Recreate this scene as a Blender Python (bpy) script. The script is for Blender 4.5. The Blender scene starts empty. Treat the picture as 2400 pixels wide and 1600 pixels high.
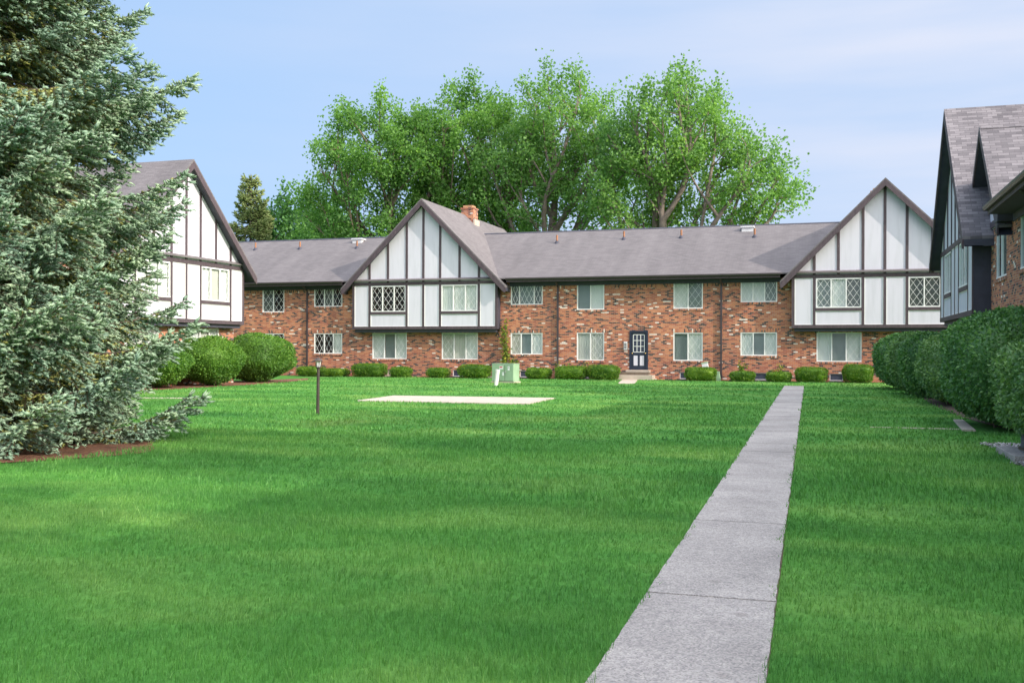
import bpy, math, random
import numpy as np
from mathutils import Vector

# ------------------------------------------------------------------ camera, sky, sun, exposure
scene = bpy.context.scene
COL = scene.collection
EYE = 1.6
cam_d = bpy.data.cameras.new("camera")
cam = bpy.data.objects.new("camera", cam_d)
COL.objects.link(cam)
cam_d.sensor_width = 36.0
cam_d.lens = 35.175
cam_d.shift_y = 16.0 / 2400.0
cam_d.clip_end = 2000.0
cam.location = (0, 0, EYE)
cam.rotation_mode = 'QUATERNION'
from mathutils import Quaternion
YAW = math.atan(730.0 / 2345.0)
cam.rotation_quaternion = (Quaternion((0, 0, 1), YAW) @ Quaternion((1, 0, 0), math.radians(90))
                           @ Quaternion((0, 0, 1), 0.0028))
scene.camera = cam

SUN_AZ, SUN_EL = math.radians(106.5), math.radians(28.0)     # clockwise from +Y
SUN_DIR = Vector((math.sin(SUN_AZ) * math.cos(SUN_EL), math.cos(SUN_AZ) * math.cos(SUN_EL), math.sin(SUN_EL)))
world = bpy.data.worlds.new("World")
scene.world = world
world.use_nodes = True
wn, wl = world.node_tree.nodes, world.node_tree.links
wn.clear()
w_out = wn.new("ShaderNodeOutputWorld")
w_bg = wn.new("ShaderNodeBackground")
w_sky = wn.new("ShaderNodeTexSky")
w_sky.sky_type = 'NISHITA'
w_sky.sun_disc = False
w_sky.sun_elevation = SUN_EL
w_sky.sun_rotation = SUN_AZ
w_sky.air_density = 1.0
w_sky.dust_density = 1.6
w_sky.ozone_density = 1.3
w_bg.inputs[1].default_value = 0.15
# thin streaky cirrus, laid out by direction in the sky itself
w_co = wn.new("ShaderNodeTexCoord")
w_map = wn.new("ShaderNodeMapping")
w_map.inputs['Scale'].default_value = (1.2, 1.2, 9.0)
w_map.inputs['Rotation'].default_value = (0.0, 0.10, 0.0)
w_noise = wn.new("ShaderNodeTexNoise")
w_noise.inputs['Scale'].default_value = 1.6
w_noise.inputs['Detail'].default_value = 5.0
w_noise.inputs['Roughness'].default_value = 0.5
w_ramp = wn.new("ShaderNodeValToRGB")
w_ramp.color_ramp.elements[0].position = 0.42
w_ramp.color_ramp.elements[0].color = (0, 0, 0, 1)
w_ramp.color_ramp.elements[1].position = 0.78
w_ramp.color_ramp.elements[1].color = (1, 1, 1, 1)
w_sep = wn.new("ShaderNodeSeparateXYZ")
w_side = wn.new("ShaderNodeMapRange")       # haze and cirrus thicken towards the sun's side of the sky
w_side.inputs['From Min'].default_value = -0.75
w_side.inputs['From Max'].default_value = 0.25
w_side.inputs['To Min'].default_value = 0.0
w_side.inputs['To Max'].default_value = 1.0
w_mul = wn.new("ShaderNodeMath"); w_mul.operation = 'MULTIPLY'
w_mad = wn.new("ShaderNodeMath"); w_mad.operation = 'MULTIPLY_ADD'
w_mad.inputs[1].default_value = 0.75
w_mad.inputs[2].default_value = 0.04
w_add2 = wn.new("ShaderNodeMath"); w_add2.operation = 'MULTIPLY_ADD'
w_add2.inputs[1].default_value = 0.60
w_mix = wn.new("ShaderNodeMix"); w_mix.data_type = 'RGBA'
w_mix.inputs[7].default_value = (3.65, 3.95, 4.75, 1.0)
wl.new(w_co.outputs['Generated'], w_map.inputs['Vector'])
wl.new(w_map.outputs[0], w_noise.inputs['Vector'])
wl.new(w_noise.outputs[0], w_ramp.inputs[0])
wl.new(w_co.outputs['Generated'], w_sep.inputs[0])
wl.new(w_sep.outputs[0], w_side.inputs['Value'])
wl.new(w_ramp.outputs[0], w_mul.inputs[0])
wl.new(w_side.outputs[0], w_mul.inputs[1])
wl.new(w_mul.outputs[0], w_mad.inputs[0])
wl.new(w_side.outputs[0], w_add2.inputs[0])
wl.new(w_mad.outputs[0], w_add2.inputs[2])
wl.new(w_add2.outputs[0], w_mix.inputs[0])
w_tone = wn.new("ShaderNodeMix"); w_tone.data_type = 'RGBA'    # the physical sky, calmed towards the pale summer blue
w_tone.inputs[0].default_value = 0.80
w_tone.inputs[7].default_value = (1.80, 3.00, 4.85, 1.0)
wl.new(w_sky.outputs[0], w_tone.inputs[6])
wl.new(w_tone.outputs[2], w_mix.inputs[6])
# glow added around the sun, behind the right shoulder, to lift fill light
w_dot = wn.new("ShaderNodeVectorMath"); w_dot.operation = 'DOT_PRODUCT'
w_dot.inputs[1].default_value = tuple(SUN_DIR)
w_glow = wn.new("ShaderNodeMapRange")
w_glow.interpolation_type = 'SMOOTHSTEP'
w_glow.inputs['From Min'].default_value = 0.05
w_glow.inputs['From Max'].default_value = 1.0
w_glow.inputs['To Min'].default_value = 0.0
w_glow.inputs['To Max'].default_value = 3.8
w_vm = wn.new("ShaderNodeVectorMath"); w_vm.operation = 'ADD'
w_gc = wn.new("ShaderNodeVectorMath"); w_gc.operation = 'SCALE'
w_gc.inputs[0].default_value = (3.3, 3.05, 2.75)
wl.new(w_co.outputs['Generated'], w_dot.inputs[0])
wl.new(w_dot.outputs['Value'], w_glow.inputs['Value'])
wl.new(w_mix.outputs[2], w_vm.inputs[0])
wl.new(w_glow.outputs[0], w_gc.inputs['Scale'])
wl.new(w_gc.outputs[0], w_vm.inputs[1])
w_zen = wn.new("ShaderNodeMapRange")        # brightness added overhead, out of view, to lift the shaded sides
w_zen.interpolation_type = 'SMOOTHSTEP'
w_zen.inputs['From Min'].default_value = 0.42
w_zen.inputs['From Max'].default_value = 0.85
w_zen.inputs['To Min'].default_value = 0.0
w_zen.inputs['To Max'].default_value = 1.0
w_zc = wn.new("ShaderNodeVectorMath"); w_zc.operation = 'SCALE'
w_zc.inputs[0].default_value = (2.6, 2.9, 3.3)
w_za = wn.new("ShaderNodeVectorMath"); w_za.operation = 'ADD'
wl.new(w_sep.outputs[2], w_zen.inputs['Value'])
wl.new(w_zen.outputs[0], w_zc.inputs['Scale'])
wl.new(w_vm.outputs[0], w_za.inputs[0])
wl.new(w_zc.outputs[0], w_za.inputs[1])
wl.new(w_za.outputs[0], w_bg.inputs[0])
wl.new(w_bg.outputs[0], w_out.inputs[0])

sun_d = bpy.data.lights.new("sun", 'SUN')
sun_d.energy = 3.5
sun_d.angle = math.radians(0.5)
sun_d.color = (1.0, 0.90, 0.78)
sun = bpy.data.objects.new("sun", sun_d)
COL.objects.link(sun)
sun.rotation_mode = 'QUATERNION'
sun.rotation_quaternion = SUN_DIR.to_track_quat('Z', 'Y')
sun.location = (30, -10, 30)

scene.view_settings.view_transform = 'Standard'
scene.view_settings.look = 'None'
scene.view_settings.gamma = 1.0
scene.view_settings.exposure = 0.46
scene.render.engine = 'CYCLES'
scene.cycles.max_bounces = 8
scene.cycles.transparent_max_bounces = 12
scene.cycles.use_denoising = True

# ------------------------------------------------------------------ material helpers
def new_mat(name):
    m = bpy.data.materials.new(name)
    m.use_nodes = True
    nt = m.node_tree
    nt.nodes.clear()
    out = nt.nodes.new("ShaderNodeOutputMaterial")
    bs = nt.nodes.new("ShaderNodeBsdfPrincipled")
    nt.links.new(bs.outputs[0], out.inputs[0])
    return m, nt, bs, out

def N(nt, kind, **kw):
    n = nt.nodes.new("ShaderNode" + kind)
    for k, v in kw.items():
        setattr(n, k, v)
    return n

def ramp(nt, fac, stops, interp='LINEAR'):
    r = N(nt, "ValToRGB")
    r.color_ramp.interpolation = interp
    els = r.color_ramp.elements
    while len(els) < len(stops):
        els.new(0.5)
    for e, (p, c) in zip(els, stops):
        e.position = p
        e.color = (c[0], c[1], c[2], 1)
    nt.links.new(fac, r.inputs[0])
    return r.outputs[0]

def mixc(nt, a, b, fac, mode='MIX'):
    m = N(nt, "Mix", data_type='RGBA', blend_type=mode)
    for sock, v in ((m.inputs[0], fac), (m.inputs[6], a), (m.inputs[7], b)):
        if isinstance(v, (int, float)):
            sock.default_value = v
        elif isinstance(v, (tuple, list)):
            sock.default_value = (v[0], v[1], v[2], 1)
        else:
            nt.links.new(v, sock)
    return m.outputs[2]

def noise(nt, vec, scale, detail=3, rough=0.5, dist=0.0):
    n = N(nt, "TexNoise")
    n.inputs['Scale'].default_value = scale
    n.inputs['Detail'].default_value = detail
    n.inputs['Roughness'].default_value = rough
    n.inputs['Distortion'].default_value = dist
    if vec is not None:
        nt.links.new(vec, n.inputs['Vector'])
    return n.outputs[0]

def mapping(nt, vec, scale=(1, 1, 1), loc=(0, 0, 0), rot=(0, 0, 0)):
    m = N(nt, "Mapping")
    m.inputs['Scale'].default_value = scale
    m.inputs['Location'].default_value = loc
    m.inputs['Rotation'].default_value = rot
    nt.links.new(vec, m.inputs['Vector'])
    return m.outputs[0]

def bump(nt, bs, height, dist=0.01, strength=0.6):
    b = N(nt, "Bump")
    b.inputs['Strength'].default_value = strength
    b.inputs['Distance'].default_value = dist
    nt.links.new(height, b.inputs['Height'])
    nt.links.new(b.outputs[0], bs.inputs['Normal'])

def uvsock(nt):
    return N(nt, "UVMap").outputs[0]

def possock(nt):
    return N(nt, "NewGeometry").outputs['Position']

def paint(name, col, rough=0.5, var=0.15, scale=6.0, metallic=0.0, bumpd=0.002):
    m, nt, bs, out = new_mat(name)
    p = possock(nt)
    n = noise(nt, p, scale, 5, 0.6)
    dark = tuple(c * (1 - var) for c in col)
    lite = tuple(min(1, c * (1 + var)) for c in col)
    nt.links.new(ramp(nt, n, [(0.3, dark), (0.7, lite)]), bs.inputs['Base Color'])
    bs.inputs['Roughness'].default_value = rough
    bs.inputs['Metallic'].default_value = metallic
    bump(nt, bs, noise(nt, p, scale * 8, 3), bumpd)
    return m

def brick_mat(name, soldier=False, warm=1.08):
    m, nt, bs, out = new_mat(name)
    uv = uvsock(nt)
    if soldier:
        uv = mapping(nt, uv, rot=(0, 0, math.radians(90)))
    bt = N(nt, "TexBrick")
    bt.offset = 0.5
    bt.inputs['Color1'].default_value = (0, 0, 0, 1)
    bt.inputs['Color2'].default_value = (1, 1, 1, 1)
    bt.inputs['Mortar'].default_value = (0.5, 0.5, 0.5, 1)
    bt.inputs['Scale'].default_value = 1.0
    bt.inputs['Mortar Size'].default_value = 0.0055
    bt.inputs['Mortar Smooth'].default_value = 0.3
    bt.inputs['Bias'].default_value = 0.0
    bt.inputs['Brick Width'].default_value = 0.203
    bt.inputs['Row Height'].default_value = 0.0677
    nt.links.new(uv, bt.inputs['Vector'])
    bw = N(nt, "RGBToBW")
    nt.links.new(bt.outputs['Color'], bw.inputs[0])
    w = warm
    col = ramp(nt, bw.outputs[0], [
        (0.0, (0.050, 0.040, 0.040)), (0.12, (0.38 * w, 0.138, 0.072)), (0.25, (0.45 * w, 0.188, 0.095)),
        (0.38, (0.29 * w, 0.098, 0.062)), (0.50, (0.50 * w, 0.232, 0.118)), (0.61, (0.36 * w, 0.126, 0.072)),
        (0.72, (0.47 * w, 0.20, 0.095)), (0.81, (0.085, 0.060, 0.056)), (0.875, (0.42 * w, 0.21, 0.13)),
        (0.955, (0.76, 0.69, 0.62))], 'CONSTANT')
    p = possock(nt)
    n1 = noise(nt, p, 0.55, 4, 0.6)
    col = mixc(nt, col, ramp(nt, n1, [(0.3, (0.78, 0.76, 0.76)), (0.7, (1.12, 1.08, 1.05))]), 1.0, 'MULTIPLY')
    n2 = noise(nt, p, 60, 3, 0.6)
    col = mixc(nt, col, ramp(nt, n2, [(0.3, (0.8, 0.8, 0.8)), (0.7, (1.15, 1.15, 1.15))]), 0.7, 'MULTIPLY')
    mort = mixc(nt, (0.46, 0.38, 0.32), (0.36, 0.29, 0.24), noise(nt, p, 3.0, 3))
    col = mixc(nt, col, mort, bt.outputs['Fac'])
    nt.links.new(col, bs.inputs['Base Color'])
    bs.inputs['Roughness'].default_value = 0.9
    inv = N(nt, "Math", operation='SUBTRACT')
    inv.inputs[0].default_value = 1.0
    nt.links.new(bt.outputs['Fac'], inv.inputs[1])
    bump(nt, bs, inv.outputs[0], 0.006, 0.6)
    return m

def shingle_mat(name, c0, c1, contrast=0.3):
    m, nt, bs, out = new_mat(name)
    uv = uvsock(nt)
    bt = N(nt, "TexBrick")
    bt.offset = 0.5
    bt.inputs['Color1'].default_value = (0, 0, 0, 1)
    bt.inputs['Color2'].default_value = (1, 1, 1, 1)
    bt.inputs['Mortar'].default_value = (0.5, 0.5, 0.5, 1)
    bt.inputs['Scale'].default_value = 1.0
    bt.inputs['Mortar Size'].default_value = 0.007
    bt.inputs['Mortar Smooth'].default_value = 0.2
    bt.inputs['Brick Width'].default_value = 0.305
    bt.inputs['Row Height'].default_value = 0.127
    nt.links.new(uv, bt.inputs['Vector'])
    bw = N(nt, "RGBToBW")
    nt.links.new(bt.outputs['Color'], bw.inputs[0])
    col = ramp(nt, bw.outputs[0], [(0.0, c0), (1.0, c1)])
    p = possock(nt)
    st = noise(nt, mapping(nt, uv, scale=(1.0, 0.12, 1)), 0.9, 4, 0.55)
    col = mixc(nt, col, ramp(nt, st, [(0.3, (0.86, 0.85, 0.85)), (0.7, (1.10, 1.09, 1.08))]), 1.0, 'MULTIPLY')
    gr = noise(nt, p, 45, 3, 0.7)
    col = mixc(nt, col, ramp(nt, gr, [(0.3, (0.86, 0.86, 0.86)), (0.7, (1.1, 1.1, 1.1))]), 0.8, 'MULTIPLY')
    f = N(nt, "Math", operation='MULTIPLY')
    f.inputs[1].default_value = contrast
    nt.links.new(bt.outputs['Fac'], f.inputs[0])
    col = mixc(nt, col, (0.05, 0.045, 0.05), f.outputs[0])
    nt.links.new(col, bs.inputs['Base Color'])
    bs.inputs['Roughness'].default_value = 0.92
    sx = N(nt, "SeparateXYZ"); nt.links.new(uv, sx.inputs[0])
    md = N(nt, "Math", operation='PINGPONG'); md.inputs[1].default_value = 0.127
    md = N(nt, "Math", operation='MODULO'); md.inputs[1].default_value = 0.127
    nt.links.new(sx.outputs[1], md.inputs[0])
    ad = N(nt, "Math", operation='MULTIPLY'); ad.inputs[1].default_value = -7.0
    nt.links.new(md.outputs[0], ad.inputs[0])
    sb = N(nt, "Math", operation='SUBTRACT')
    nt.links.new(ad.outputs[0], sb.inputs[0]); nt.links.new(bt.outputs['Fac'], sb.inputs[1])
    bump(nt, bs, sb.outputs[0], 0.008, 0.5)
    return m

def leaf_mat(name, ca, cb, cc, transl=0.25, patch=0.35, rough=0.55, tint=None):
    """leaves: colour varies leaf by leaf, and in broad patches of growth"""
    m, nt, bs, out = new_mat(name)
    g = N(nt, "NewGeometry")
    col = ramp(nt, g.outputs['Random Per Island'], [(0.0, ca), (0.5, cb), (1.0, cc)])
    n = noise(nt, g.outputs['Position'], patch, 3, 0.6)
    col = mixc(nt, col, ramp(nt, n, [(0.32, (0.72, 0.80, 0.80)), (0.68, (1.25, 1.18, 1.0))]), 1.0, 'MULTIPLY')
    if tint:
        z = N(nt, "SeparateXYZ"); nt.links.new(N(nt, "NewGeometry").outputs['Position'], z.inputs[0])
    nt.links.new(col, bs.inputs['Base Color'])
    bs.inputs['Roughness'].default_value = rough
    bs.inputs['Specular IOR Level'].default_value = 0.35
    tr = N(nt, "BsdfTranslucent")
    nt.links.new(mixc(nt, col, (1.3, 1.35, 0.6), 1.0, 'MULTIPLY'), tr.inputs[0])
    mx = N(nt, "MixShader")
    mx.inputs[0].default_value = transl
    nt.links.new(bs.outputs[0], mx.inputs[1])
    nt.links.new(tr.outputs[0], mx.inputs[2])
    nt.links.new(mx.outputs[0], out.inputs[0])
    return m

def lawn_color(nt, p):
    a = noise(nt, mapping(nt, p, scale=(0.55, 1.0, 1.0)), 0.45, 4, 0.6, 0.4)
    col = ramp(nt, a, [(0.28, (0.048, 0.190, 0.035)), (0.50, (0.086, 0.258, 0.050)), (0.72, (0.175, 0.340, 0.082))])
    b = noise(nt, mapping(nt, p, scale=(0.25, 1.0, 1.0), rot=(0, 0, 0.25)), 0.9, 3, 0.5)
    col = mixc(nt, col, ramp(nt, b, [(0.3, (0.80, 0.84, 0.86)), (0.7, (1.22, 1.12, 1.12))]), 1.0, 'MULTIPLY')
    d = noise(nt, p, 0.17, 4, 0.6, 0.6)
    col = mixc(nt, col, (0.20, 0.21, 0.07), ramp(nt, d, [(0.57, (0, 0, 0)), (0.76, (0.42, 0.42, 0.42))]))
    return col

M = {}
M['brick'] = brick_mat("brick")
M['soldier'] = brick_mat("soldier_brick", True)
M['shingle'] = shingle_mat("roof_shingles", (0.134, 0.121, 0.126), (0.170, 0.155, 0.160), 0.35)
M['shingle_near'] = shingle_mat("roof_shingles_variegated", (0.115, 0.104, 0.114), (0.235, 0.214, 0.226), 0.6)
M['panel'] = paint("white_stucco_board", (0.66, 0.65, 0.67), 0.7, 0.05, 1.2)
def board_mat():
    m, nt, bs, out = new_mat("weathered_white_board")
    p = possock(nt)
    a = noise(nt, mapping(nt, p, scale=(3.0, 3.0, 0.35)), 1.6, 5, 0.6)
    col = ramp(nt, a, [(0.30, (0.56, 0.55, 0.605)), (0.55, (0.615, 0.60, 0.665))])
    b = noise(nt, mapping(nt, p, scale=(6, 6, 0.5)), 2.2, 4, 0.7)
    col = mixc(nt, col, (0.42, 0.39, 0.36), ramp(nt, b, [(0.66, (0, 0, 0)), (0.82, (0.25, 0.25, 0.25))]))
    nt.links.new(col, bs.inputs['Base Color'])
    bs.inputs['Roughness'].default_value = 0.75
    bump(nt, bs, noise(nt, p, 25, 4, 0.6), 0.004, 0.5)
    return m
M['panel'] = board_mat()
def timber_mat():
    m, nt, bs, out = new_mat("peeling_brown_timber")
    p = possock(nt)
    col = ramp(nt, noise(nt, mapping(nt, p, scale=(6, 6, 1)), 3, 5, 0.6), [(0.3, (0.050, 0.034, 0.042)), (0.7, (0.095, 0.068, 0.078))])
    b = noise(nt, mapping(nt, p, scale=(3, 3, 1)), 2.2, 6, 0.75)
    col = mixc(nt, col, (0.34, 0.27, 0.22), ramp(nt, b, [(0.66, (0, 0, 0)), (0.69, (0.8, 0.8, 0.8))]))
    nt.links.new(col, bs.inputs['Base Color'])
    bs.inputs['Roughness'].default_value = 0.65
    bump(nt, bs, b, 0.004, 0.5)
    return m
M['timber'] = paint("dark_brown_timber", (0.068, 0.046, 0.056), 0.6, 0.30, 5.0)
M['timber'] = timber_mat()
M['soffit'] = paint("dark_soffit", (0.050, 0.050, 0.072), 0.6, 0.2, 3.0)
M['gutter'] = paint("brown_gutter_metal", (0.060, 0.045, 0.050), 0.35, 0.15, 3.0)
M['white_frame'] = paint("white_window_frame", (0.80, 0.80, 0.78), 0.4, 0.05, 4.0)
M['door_navy'] = paint("navy_door_paint", (0.020, 0.026, 0.050), 0.35, 0.15, 5.0)
M['concrete_pale'] = paint("pale_concrete", (0.46, 0.39, 0.32), 0.85, 0.14, 1.8, 0, 0.004)  # one warm pale concrete tone wherever it is used
M['clay'] = paint("clay_cap", (0.42, 0.24, 0.13), 0.8, 0.2, 4)
M['rust_pipe'] = paint("brown_vent_pipe", (0.30, 0.13, 0.06), 0.6, 0.25, 8)
M['soil'] = paint("bare_soil", (0.10, 0.070, 0.048), 0.95, 0.4, 7, 0, 0.02)
M['bark'] = paint("tree_bark", (0.15, 0.115, 0.085), 0.9, 0.4, 3, 0, 0.03)
M['bark_pale'] = paint("pale_maple_bark", (0.19, 0.155, 0.125), 0.9, 0.35, 3, 0, 0.03)
M['util_green'] = paint("pale_green_enamel", (0.27, 0.40, 0.26), 0.45, 0.12, 2.5)
M['util_green_dark'] = paint("shadow_gap_green", (0.05, 0.08, 0.05), 0.6, 0.1, 2.5)
M['pvc'] = paint("white_plastic", (0.78, 0.76, 0.72), 0.4, 0.08, 6)
M['sticker'] = paint("sticker_white", (0.75, 0.75, 0.75), 0.5, 0.05, 20)
M['sticker_red'] = paint("sticker_red", (0.55, 0.06, 0.05), 0.5, 0.1, 20)
M['sticker_ink'] = paint("sticker_ink", (0.05, 0.05, 0.06), 0.5, 0.1, 20)
M['steel'] = paint("galvanised_metal", (0.45, 0.46, 0.47), 0.4, 0.1, 9, 0.6)
M['brass'] = paint("brass_knob", (0.60, 0.42, 0.16), 0.3, 0.1, 9, 0.8)
M['post'] = paint("black_brown_post", (0.055, 0.042, 0.036), 0.5, 0.3, 7)
M['roofvent'] = paint("pale_metal_vent", (0.62, 0.62, 0.63), 0.4, 0.08, 5)
M['curtain_pale'] = paint("pale_curtain", (0.66, 0.67, 0.66), 0.9, 0.06, 2.0)
M['curtain_grey'] = paint("grey_screen", (0.20, 0.23, 0.23), 0.9, 0.06, 2.0)
M['curtain_beige'] = paint("beige_curtain", (0.55, 0.53, 0.49), 0.9, 0.06, 2.0)
M['room_dark'] = paint("unlit_room", (0.022, 0.022, 0.026), 0.9, 0.2, 2.0)  # near-black colour stands in for the darkness of the room
M['curtain_mid'] = paint("mid_grey_blind", (0.115, 0.125, 0.125), 0.9, 0.06, 2.0)
M['ac_metal'] = paint("grey_condenser_casing", (0.20, 0.21, 0.23), 0.45, 0.12, 6)
M['vent_dark'] = paint("basement_glass_navy", (0.050, 0.055, 0.085), 0.25, 0.2, 6)

def glass_mat():
    m, nt, bs, out = new_mat("window_glass")
    tr = N(nt, "BsdfTransparent"); tr.inputs[0].default_value = (0.95, 0.97, 0.96, 1)
    gl = N(nt, "BsdfGlossy"); gl.inputs['Roughness'].default_value = 0.04
    fr = N(nt, "LayerWeight"); fr.inputs[0].default_value = 0.5
    pw = N(nt, "Math", operation='POWER'); pw.inputs[1].default_value = 4.0
    nt.links.new(fr.outputs['Facing'], pw.inputs[0])
    mp = N(nt, "MapRange"); mp.inputs['To Min'].default_value = 0.03; mp.inputs['To Max'].default_value = 0.9
    nt.links.new(pw.outputs[0], mp.inputs['Value'])
    mx = N(nt, "MixShader")
    nt.links.new(mp.outputs[0], mx.inputs[0])
    nt.links.new(tr.outputs[0], mx.inputs[1]); nt.links.new(gl.outputs[0], mx.inputs[2])
    nt.links.new(mx.outputs[0], out.inputs[0])
    return m
M['glass'] = glass_mat()

def ground_mat():
    m, nt, bs, out = new_mat("lawn_ground")
    p = possock(nt)
    col = lawn_color(nt, p)
    f = noise(nt, mapping(nt, p, scale=(1, 0.6, 1)), 14, 4, 0.7)
    col = mixc(nt, col, ramp(nt, f, [(0.3, (0.55, 0.6, 0.5)), (0.7, (1.15, 1.15, 1.1))]), 0.8, 'MULTIPLY')
    nt.links.new(col, bs.inputs['Base Color'])
    bs.inputs['Roughness'].default_value = 1.0
    bs.inputs['Specular IOR Level'].default_value = 0.1
    bump(nt, bs, noise(nt, p, 30, 4, 0.7), 0.03, 0.8)
    return m
M['lawn'] = ground_mat()

def grass_mat():
    m, nt, bs, out = new_mat("grass_blades")
    g = N(nt, "NewGeometry")
    col = lawn_color(nt, g.outputs['Position'])
    col = mixc(nt, col, ramp(nt, g.outputs['Random Per Island'],
               [(0.0, (0.66, 0.74, 0.66)), (0.6, (1.05, 1.0, 1.0)), (0.93, (1.35, 1.2, 1.25)), (1.0, (1.9, 1.45, 2.0))]), 1.0, 'MULTIPLY')
    nt.links.new(col, bs.inputs['Base Color'])
    bs.inputs['Roughness'].default_value = 0.55
    bs.inputs['Specular IOR Level'].default_value = 0.3
    tr = N(nt, "BsdfTranslucent")
    nt.links.new(mixc(nt, col, (1.3, 1.4, 0.7), 1.0, 'MULTIPLY'), tr.inputs[0])
    mx = N(nt, "MixShader"); mx.inputs[0].default_value = 0.32
    nt.links.new(bs.outputs[0], mx.inputs[1]); nt.links.new(tr.outputs[0], mx.inputs[2])
    nt.links.new(mx.outputs[0], out.inputs[0])
    return m
M['grass'] = grass_mat()

def walk_mat():
    m, nt, bs, out = new_mat("exposed_aggregate_concrete")
    p = possock(nt)
    base = ramp(nt, noise(nt, p, 1.1, 4, 0.6), [(0.3, (0.30, 0.28, 0.272)), (0.7, (0.42, 0.392, 0.378))])
    v = N(nt, "TexVoronoi"); v.inputs['Scale'].default_value = 95
    nt.links.new(p, v.inputs['Vector'])
    bw = N(nt, "RGBToBW"); nt.links.new(v.outputs['Color'], bw.inputs[0])
    col = mixc(nt, base, ramp(nt, bw.outputs[0], [(0.15, (0.60, 0.60, 0.61)), (0.45, (0.97, 0.97, 0.97)), (0.85, (1.35, 1.32, 1.28))]), 0.8, 'MULTIPLY')
    n2 = noise(nt, p, 22, 4, 0.7)
    col = mixc(nt, col, ramp(nt, n2, [(0.3, (0.82, 0.82, 0.82)), (0.7, (1.14, 1.13, 1.12))]), 1.0, 'MULTIPLY')
    g = N(nt, 'NewGeometry')
    col = mixc(nt, col, ramp(nt, g.outputs['Random Per Island'], [(0, (0.88, 0.87, 0.86)), (1, (1.10, 1.09, 1.07))]), 1.0, 'MULTIPLY')
    spot = noise(nt, p, 5.0, 3, 0.5)
    col = mixc(nt, col, (0.12, 0.10, 0.085), ramp(nt, spot, [(0.66, (0, 0, 0)), (0.74, (0.35, 0.35, 0.35))]))
    nt.links.new(col, bs.inputs['Base Color'])
    bs.inputs['Roughness'].default_value = 0.9
    bump(nt, bs, v.outputs['Distance'], 0.004, 0.8)
    return m
M['walk'] = walk_mat()

def mulch_mat():
    m, nt, bs, out = new_mat("red_brown_mulch")
    p = possock(nt)
    n = noise(nt, mapping(nt, p, scale=(1, 0.5, 1)), 28, 5, 0.75)
    nt.links.new(ramp(nt, n, [(0.3, (0.045, 0.022, 0.014)), (0.55, (0.19, 0.078, 0.040)), (0.75, (0.40, 0.24, 0.13))]), bs.inputs['Base Color'])
    bs.inputs['Roughness'].default_value = 1.0
    bump(nt, bs, n, 0.03, 1.0)
    return m
M['mulch'] = mulch_mat()

def stones_mat():
    m, nt, bs, out = new_mat("pale_gravel")
    g = N(nt, "NewGeometry")
    nt.links.new(ramp(nt, g.outputs['Random Per Island'], [(0, (0.12, 0.11, 0.11)), (0.5, (0.33, 0.31, 0.30)), (1, (0.66, 0.64, 0.62))]), bs.inputs['Base Color'])
    bs.inputs['Roughness'].default_value = 0.85
    return m
M['stones'] = stones_mat()

M['maple'] = leaf_mat("maple_leaves", (0.100, 0.225, 0.060), (0.158, 0.320, 0.085), (0.230, 0.410, 0.120), 0.5, 0.12)
M['maple2'] = leaf_mat("light_maple_leaves", (0.108, 0.235, 0.072), (0.165, 0.325, 0.100), (0.240, 0.410, 0.140), 0.5, 0.12)
M['backtree'] = leaf_mat("hazy_green_leaves", (0.040, 0.130, 0.040), (0.075, 0.200, 0.055), (0.130, 0.270, 0.075), 0.3, 0.15)
M['back_conifer'] = leaf_mat("yellow_green_needles", (0.130, 0.185, 0.070), (0.190, 0.250, 0.095), (0.270, 0.320, 0.130), 0.15, 0.25)
M['spruce'] = leaf_mat("blue_spruce_needles", (0.185, 0.295, 0.215), (0.290, 0.415, 0.310), (0.400, 0.530, 0.410), 0.15, 0.8, 0.6)
M['spruce_inner'] = leaf_mat("old_inner_needles", (0.160, 0.185, 0.055), (0.260, 0.280, 0.090), (0.370, 0.370, 0.130), 0.10, 0.8, 0.7)
M['hedge_dark'] = leaf_mat("deep_green_hedge_leaves", (0.045, 0.130, 0.045), (0.095, 0.230, 0.078), (0.195, 0.370, 0.135), 0.25, 0.9, 0.45)
M['hedge_mid'] = leaf_mat('lighter_hedge_leaves', (0.075, 0.165, 0.060), (0.140, 0.270, 0.100), (0.250, 0.410, 0.165), 0.25, 0.9, 0.45)
M['hedge_bright'] = leaf_mat("bright_hedge_leaves", (0.052, 0.145, 0.022), (0.092, 0.212, 0.030), (0.160, 0.300, 0.050), 0.25, 0.7, 0.5)
M['box'] = leaf_mat("clipped_shrub_leaves", (0.045, 0.125, 0.012), (0.085, 0.200, 0.015), (0.180, 0.290, 0.022), 0.2, 1.6, 0.5)
M['vine'] = leaf_mat("vine_leaves", (0.060, 0.160, 0.020), (0.160, 0.250, 0.030), (0.420, 0.400, 0.060), 0.3, 2.0, 0.5)

# ------------------------------------------------------------------ object helpers
def tag(o, label=None, cat=None, group=None, kind=None):
    for k, v in (('label', label), ('category', cat), ('group', group), ('kind', kind)):
        if v:
            o[k] = v
    return o

def empty(name, loc, label=None, cat=None, group=None):
    o = bpy.data.objects.new(name, None)
    o.empty_display_size = 0.3
    o.location = loc
    COL.objects.link(o)
    return tag(o, label, cat, group)

def world_loc(o):
    v = Vector((0, 0, 0))
    while o is not None:
        v += o.location
        o = o.parent
    return v

def link(name, me, mat, parent=None, loc=None):
    o = bpy.data.objects.new(name, me)
    if mat is not None:
        me.materials.append(mat)
    COL.objects.link(o)
    if parent is not None:
        o.parent = parent
    if loc is not None:
        o.location = loc
    return o

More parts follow.
